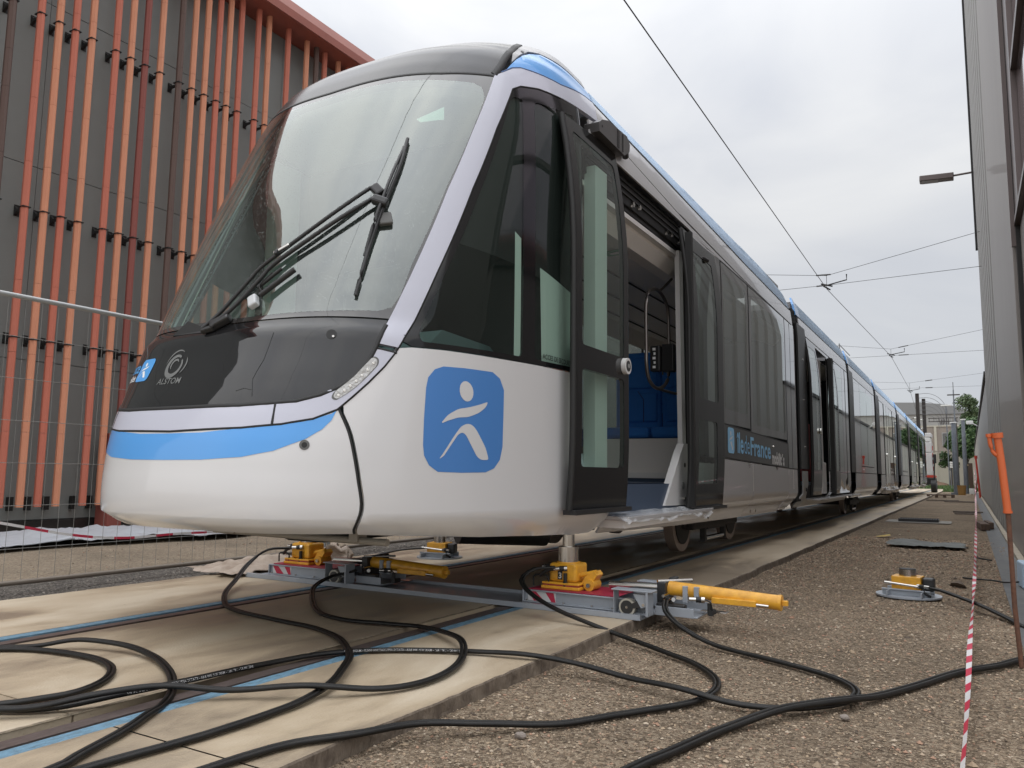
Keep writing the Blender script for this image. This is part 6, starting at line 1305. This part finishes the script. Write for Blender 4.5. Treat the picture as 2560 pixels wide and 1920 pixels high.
rc = empty('marker_stake', (3.80, 45, -.05), label='leaning red stake wrapped in tape against the far right wall', cat='stake'); MB().cyl((.05, 0, 0), (-.05, 0, 1.95), .05, .04, 8).build('rod', M_tred, rc); MB().cyl((-.05, 0, 1.95), (-.05, 0, 2.1), .07, n=8).build('knob', M_tred, rc); MB().cyl((-.18, .1, 0), (-.01, .1, 1.1), .03, n=6).build('brace', M_rust0, rc)
# orange-topped stake at the right edge
os_ = empty('orange_stake', (3.63, 4.76, -.06), label='rusty steel rod stuck in the gravel with a forked bright orange plastic top', cat='stake')
M_or = mat('orange_plastic', (.60, .125, .035), .4); M_rust = mat('rusty_steel', (.16, .07, .04), .8, vary=.9, vscale=25, vcol=(.09, .045, .03), bump=.4)
MB().tube([(0, 0, 0), (-.015, 0, .3), (-.02, 0, .78)], .0115, 10).build('rod', M_rust, os_); MB().tube([(-.021, 0, .76), (-.035, 0, 1.0), (-.047, 0, 1.15)], .018, 16).build('orange_sleeve', M_or, os_)
MB().cyl((-.046, 0, 1.145), (-.048, 0, 1.172), .026, .027, 18).build('sleeve_collar', M_or, os_); MB().cyl((-.021, 0, .762), (-.021, 0, .775), .0215, n=16).build('sleeve_foot', M_or, os_)
MB().tube(catmull([(-.042, 0, 1.05), (-.065, 0, 1.065), (-.078, 0, 1.10), (-.084, 0, 1.155)], .015), .0105, 10).build('hook', M_or, os_); MB().cyl((-.084, 0, 1.15), (-.085, 0, 1.168), .015, n=12).build('hook_tip', M_or, os_)
lb_ = empty('crate', (3.84, 8.1, -.04), R(5), label='pale blue plastic crate at the foot of the wall, right edge of the photo', cat='crate'); M_pb = mat('crate_blue', (.42, .55, .68), .5)
MB().bbox(-.06, .08, -.15, .15, 0, .22, .015).build('crate_body', M_pb, lb_); MB().cyl((-.03, -.155, .18), (.04, -.155, .18), .015, n=12).build('crate_handle', M_plastic, lb_)
tag(MB().tube(catmull([(3.35, 8.6, -.045), (3.45, 8.5, -.04), (3.58, 8.45, -.035), (3.68, 8.3, -.03), (3.78, 8.15, .0)], .05), .008, 6).build('strap', M_rubber), 'thin black strap running from the gravel to the pale blue crate', 'strap')
tag(MB().tube(catmull([(3.45, 10.8, -.035), (3.52, 10.6, -.03), (3.62, 10.5, -.035)], .05), .010, 6).build('strap', M_rubber), 'short black strap offcut beside the tape', 'strap')
tag(MB().cyl((3.32, 7.9, -.05), (3.33, 7.93, -.005), .07, .01, 7).build('stone', M_edge), 'larger dark flat stone between the spare jack and the tape', 'stone')
def pebble(x, y, s, lab): bm2 = bmesh.new(); bmesh.ops.create_icosphere(bm2, subdivisions=2, radius=1); me = bpy.data.meshes.new('pebble'); [setattr(v, 'co', Vector((v.co.x*s*1.2, v.co.y*s, v.co.z*s*.75))*(1+.25*noise.noise(v.co*1.3+Vector((x, y, 0))))) for v in bm2.verts]; bm2.to_mesh(me); bm2.free(); me.materials.append(mat('pebble_grey', (.26, .22, .19), .7, vary=.6, vscale=12)); o = link('pebble', me); o.location = (x, y, -.055+s*.5); tag(o, lab, 'stone')
pebble(2.04, 2.50, .018, 'rounded grey pebble leaning against the lower black hose'); pebble(2.99, 3.36, .016, 'pale pebble beside the hose crossing on the gravel')
# plastic film on the step and inside the cab door
M_film = bpy.data.materials.new('plastic_film'); M_film.use_nodes = True; t_ = M_film.node_tree; b_ = t_.nodes['Principled BSDF']; b_.inputs['Base Color'].default_value = (.72, .75, .78, 1); b_.inputs['Roughness'].default_value = .15; b_.inputs['Alpha'].default_value = .38; b_.inputs['Specular IOR Level'].default_value = .8
cloth('plastic_film', 1.10, 1.36, 5.22, 7.35, 16, 90, lambda s, t, x, y: .0+wr(s, t, x, y, .025, 12)-(.10*max(0, s-.62)/.38*(.5+abs(noise.noise(Vector((y*3, 1, 1)))))), M_film, 'clear plastic film draped over the door step of the tram', 'film', .03, 7, lambda x, y: .582)
M_bag = mat('bag_white', (.60, .64, .68), .3, vary=.4, vscale=20, vcol=(.35, .38, .42))
bg_ = MB(); vs = []; fs = []; nn_ = 20
for j in range(nn_):
    for i in range(nn_*2):
        a = math.pi*2*i/(nn_*2); b = math.pi*(j/(nn_-1)); d3 = Vector((math.sin(b)*math.cos(a), math.sin(b)*math.sin(a), math.cos(b))); r_ = 1+.35*noise.noise(d3*3.1)+.18*noise.noise(d3*8); vs.append((1.0+d3.x*.12*r_, 5.0+d3.y*.28*r_, .90+d3.z*.12*r_))
for j in range(nn_-1):
    for i in range(nn_*2): k2 = (i+1) % (nn_*2); fs.append((j*nn_*2+i, j*nn_*2+k2, (j+1)*nn_*2+k2, (j+1)*nn_*2+i))
tag(bg_.add(vs, fs, False).build('plastic_bag', M_bag), 'crumpled white plastic bag on the tram floor behind the first door leaf', 'bag')
